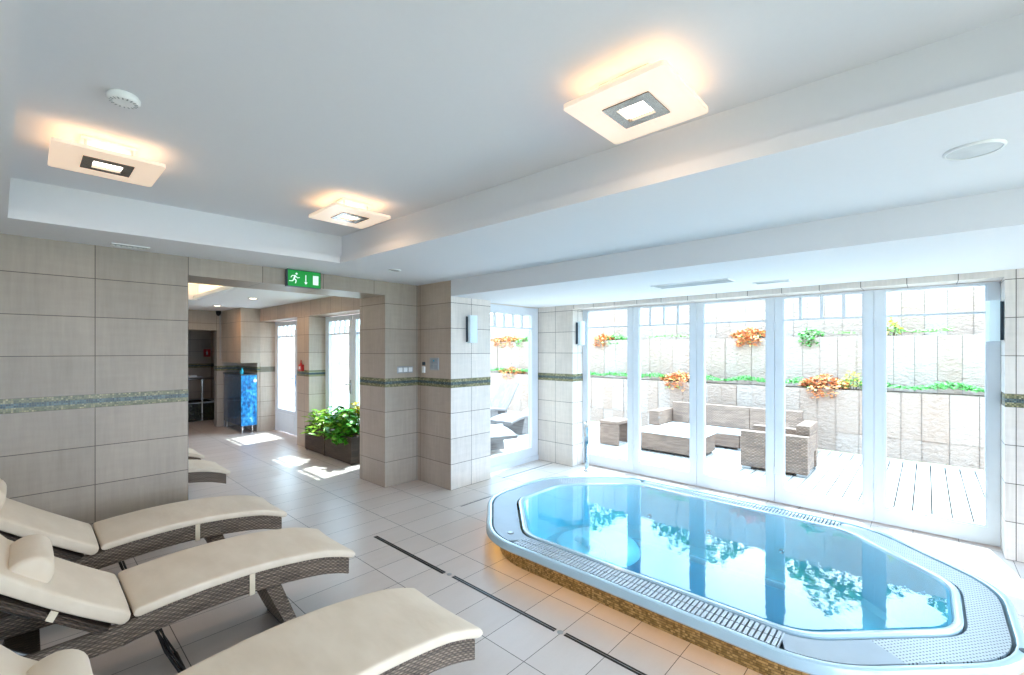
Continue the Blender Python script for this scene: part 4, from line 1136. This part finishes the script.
# bushes above the top wall
G2 = 'hedge bushes above the top wall'
for i, (yy, l) in enumerate(((-1.0, 'leafy bush above the top stone wall, right end'), (1.4, 'leafy bush above the top stone wall, over the armchair'), (4.0, 'leafy bush above the top stone wall, over the sofa'), (7.0, 'leafy bush above the top stone wall, left end'))):
    shrub('hedge_bush', (10.9, yy, 2.68), (.4, 1.0), 1.3, 520, [M['leaf'], M['ivy']], l, 'bush', 50+i, (.10, .2), group=G2)

# outdoor furniture (wicker boxes)
def wb(parent, name, dims, bev=.012, mat=None): return bx(name, dims, mat or M['wickout'], parent, bev, uv=True)
o = empty('wicker_sofa', (8.2, 2.65, 0), 'long low taupe wicker sofa along the stone wall', 'sofa')
for i, (a, c) in enumerate(((-1.17, -.40), (-.395, .385), (.39, .97))):
    wb(o, 'seat_base', (-.28, .30, a, c, .03, .24))
    wb(o, 'back_panel', (.30, .42, a, c, .03, .645))
wb(o, 'arm_rest', (-.28, .42, .975, 1.17, .03, .515)); 
b = MB()
for x in (-.24, .36):
    for y in (-1.1, -.4, .4, 1.1): b.box(x-.03, x+.03, y-.03, y+.03, 0, .03)
b.build('feet', M['steel'], o)
b = MB(); b.box(-.27, .29, -1.16, .96, .24, .262, bev=.008); b.build('seat_pad', M['white'], o)
o = empty('wicker_coffee_table', (7.2, 3.02, 0), 'low square wicker table with glass top in front of the sofa', 'table')
wb(o, 'table_body', (-.33, .33, -.52, .58, .03, .30)); bx('glass_top', (-.34, .34, -.53, .59, .301, .313), M['tabletop'], o)
b = MB()
for x in (-.28, .28):
    for y in (-.46, .52): b.box(x-.03, x+.03, y-.03, y+.03, 0, .03)
b.build('feet', M['steel'], o)
o = empty('wicker_armchair', (7.17, 1.52, 0), 'boxy taupe wicker armchair seen from its side', 'armchair')
wb(o, 'arm_rest', (-.37, -.23, -.40, .40, .03, .52)); wb(o, 'arm_rest', (.23, .37, -.40, .40, .03, .52))
wb(o, 'back_rest', (-.225, .37, -.40, -.24, .50, .645)); wb(o, 'seat_base', (-.225, .225, -.38, .38, .03, .26)); wb(o, 'back_panel', (-.225, .225, -.40, -.24, .26, .50))
b = MB()
for x in (-.30, .30):
    for y in (-.33, .33): b.box(x-.06, x+.06, y-.06, y+.06, 0, .03)
b.build('feet', M['steel'], o)
o = empty('wicker_stool', (7.12, 4.06, 0), 'small bridge shaped wicker side table at the left of the deck', 'side table')
wb(o, 'side_panel', (-.25, -.19, -.18, .18, 0, .355)); wb(o, 'side_panel', (.19, .25, -.18, .18, 0, .355)); wb(o, 'table_top', (-.25, .25, -.18, .18, .357, .412))

# wooden post outside the garden window
b = MB(); rnd = random.Random(4)
b.tube([(0, 0, -.005)]+[(rnd.uniform(-.004, .004), rnd.uniform(-.004, .004), .2*k) for k in range(1, 13)], [.017+.004*math.sin(k*1.7) for k in range(13)], 10)
o = b.build('wooden_post', M['wood'], smooth=60); o.location = (5.326, 4.52, 0); tag(o, 'thin rough wooden post right outside the garden window', 'post')

def outdoor_lounger(loc, rz, label, back=48):
    r = empty('outdoor_lounger', loc, label, 'sun lounger', 'pale wicker loungers on the deck', rz=rz)
    P_ = [(0, .30), (.2, .34), (.45, .365), (.7, .36), (.95, .325), (1.12, .31)]
    pr = [(1.12*k/18, interp(P_, 1.12*k/18)) for k in range(19)]
    band(pr, lambda x: .05, -.28, .28, 'seat', r, M['wicklight'])
    a = math.radians(back); bp_ = [(1.13+math.cos(a)*.72*k/6, .312+math.sin(a)*.72*k/6) for k in range(7)]
    band(bp_, lambda x: .05, -.28, .28, 'backrest', r, M['wicklight'])
    b = MB(); b.ring_loft([[(.42, -.24, 0), (.9, -.24, 0), (.9, .24, 0), (.42, .24, 0)], [(.5, -.25, .32), (.86, -.25, .32), (.86, .25, .32), (.5, .25, .32)]]); b.build('plinth', M['wicklight'], r, uv=True)
    b = MB(); b.ring_loft([[(1.25, -.2, 0), (1.33, -.2, 0), (1.33, .2, 0), (1.25, .2, 0)], [(1.12, -.22, .28), (1.2, -.22, .28), (1.2, .22, .28), (1.12, .22, .28)]]); b.build('rear_leg', M['wicklight'], r, uv=True)
    return r
outdoor_lounger((5.02, 4.85, 0), math.radians(68), 'pale wicker lounger nearest the garden window, only its lower half showing', 20)
outdoor_lounger((6.10, 5.95, 0), math.radians(8), 'pale wicker lounger in the middle behind the garden window', 14)
outdoor_lounger((6.3, 7.26, 0), math.radians(2), 'pale wicker lounger with raised backrest, farthest behind the garden window', 52)

# ================================================================== LIGHT
w = bpy.data.worlds.new('sky'); bpy.context.scene.world = w; w.use_nodes = True
nt = w.node_tree; nt.nodes.clear()
bg = nt.nodes.new('ShaderNodeBackground'); ow = nt.nodes.new('ShaderNodeOutputWorld')
tc = nt.nodes.new('ShaderNodeTexCoord'); nz = nt.nodes.new('ShaderNodeTexNoise'); nz.inputs['Scale'].default_value = 2.5; nz.inputs['Detail'].default_value = 5
rp = nt.nodes.new('ShaderNodeValToRGB'); rp.color_ramp.elements[0].position = .42; rp.color_ramp.elements[0].color = (.46, .68, 1, 1); rp.color_ramp.elements[1].position = .6; rp.color_ramp.elements[1].color = (.84, .91, 1, 1)
nt.links.new(tc.outputs['Generated'], nz.inputs['Vector']); nt.links.new(nz.outputs[0], rp.inputs[0]); nt.links.new(rp.outputs[0], bg.inputs[0])
bg.inputs[1].default_value = 7.5; nt.links.new(bg.outputs[0], ow.inputs[0])
d = bpy.data.lights.new('sun', 'SUN'); d.energy = 8.0; d.angle = math.radians(1.0); d.color = (1, .97, .95)
s = bpy.data.objects.new('sun', d); COL.objects.link(s)
dirv = Vector((-math.cos(math.radians(63))*math.cos(math.radians(12)), -math.cos(math.radians(63))*math.sin(math.radians(12)), -math.sin(math.radians(63))))
s.rotation_euler = dirv.to_track_quat('-Z', 'Y').to_euler()
def portal(loc, sx, sy, rot):
    d = bpy.data.lights.new('window_portal', 'AREA'); d.shape = 'RECTANGLE'; d.size = sx; d.size_y = sy; d.cycles.is_portal = True
    o = bpy.data.objects.new('window_portal', d); COL.objects.link(o); o.location = loc; o.rotation_euler = rot
portal((5.62, 1.6, 1.11), 2.25, 4.15, (0, math.radians(90), 0))
portal((4.64, 4.42, 1.13), 1.2, 2.3, (math.radians(-90), 0, 0))
portal((3.64, 6.6, 1.1), 2.2, 2.4, (0, math.radians(90), 0))
portal((3.64, 9.3, 1.1), 2.2, 1.0, (0, math.radians(90), 0))
portal((-2.35, 6.6, 1.3), 2.0, 2.0, (0, math.radians(-90), 0))
portal((-.1, -3.55, 1.23), 3.4, 2.4, (math.radians(90), 0, 0))
portal((3.4, -3.55, 1.23), 3.4, 2.4, (math.radians(90), 0, 0))

# ================================================================== CAMERA
cam = bpy.data.cameras.new('camera'); co = bpy.data.objects.new('camera', cam); COL.objects.link(co)
cam.sensor_width = 36; cam.lens = 450.0/1024*36; cam.shift_y = (349.67-337.5)/1024; cam.clip_start = .05
co.location = (0, 0, 1.648); yaw = .7448
co.rotation_euler = (PI/2, 0, yaw-PI/2)
sc = bpy.context.scene; sc.camera = co
sc.view_settings.view_transform = 'Standard'; sc.view_settings.look = 'None'; sc.view_settings.gamma = 1; sc.view_settings.use_curve_mapping = False
sc.view_settings.exposure = 0.46
sc.cycles.use_denoising = True; sc.cycles.max_bounces = 10; sc.cycles.diffuse_bounces = 6; sc.cycles.transparent_max_bounces = 16
sc.cycles.sample_clamp_indirect = 8; sc.cycles.caustics_reflective = False; sc.cycles.caustics_refractive = False
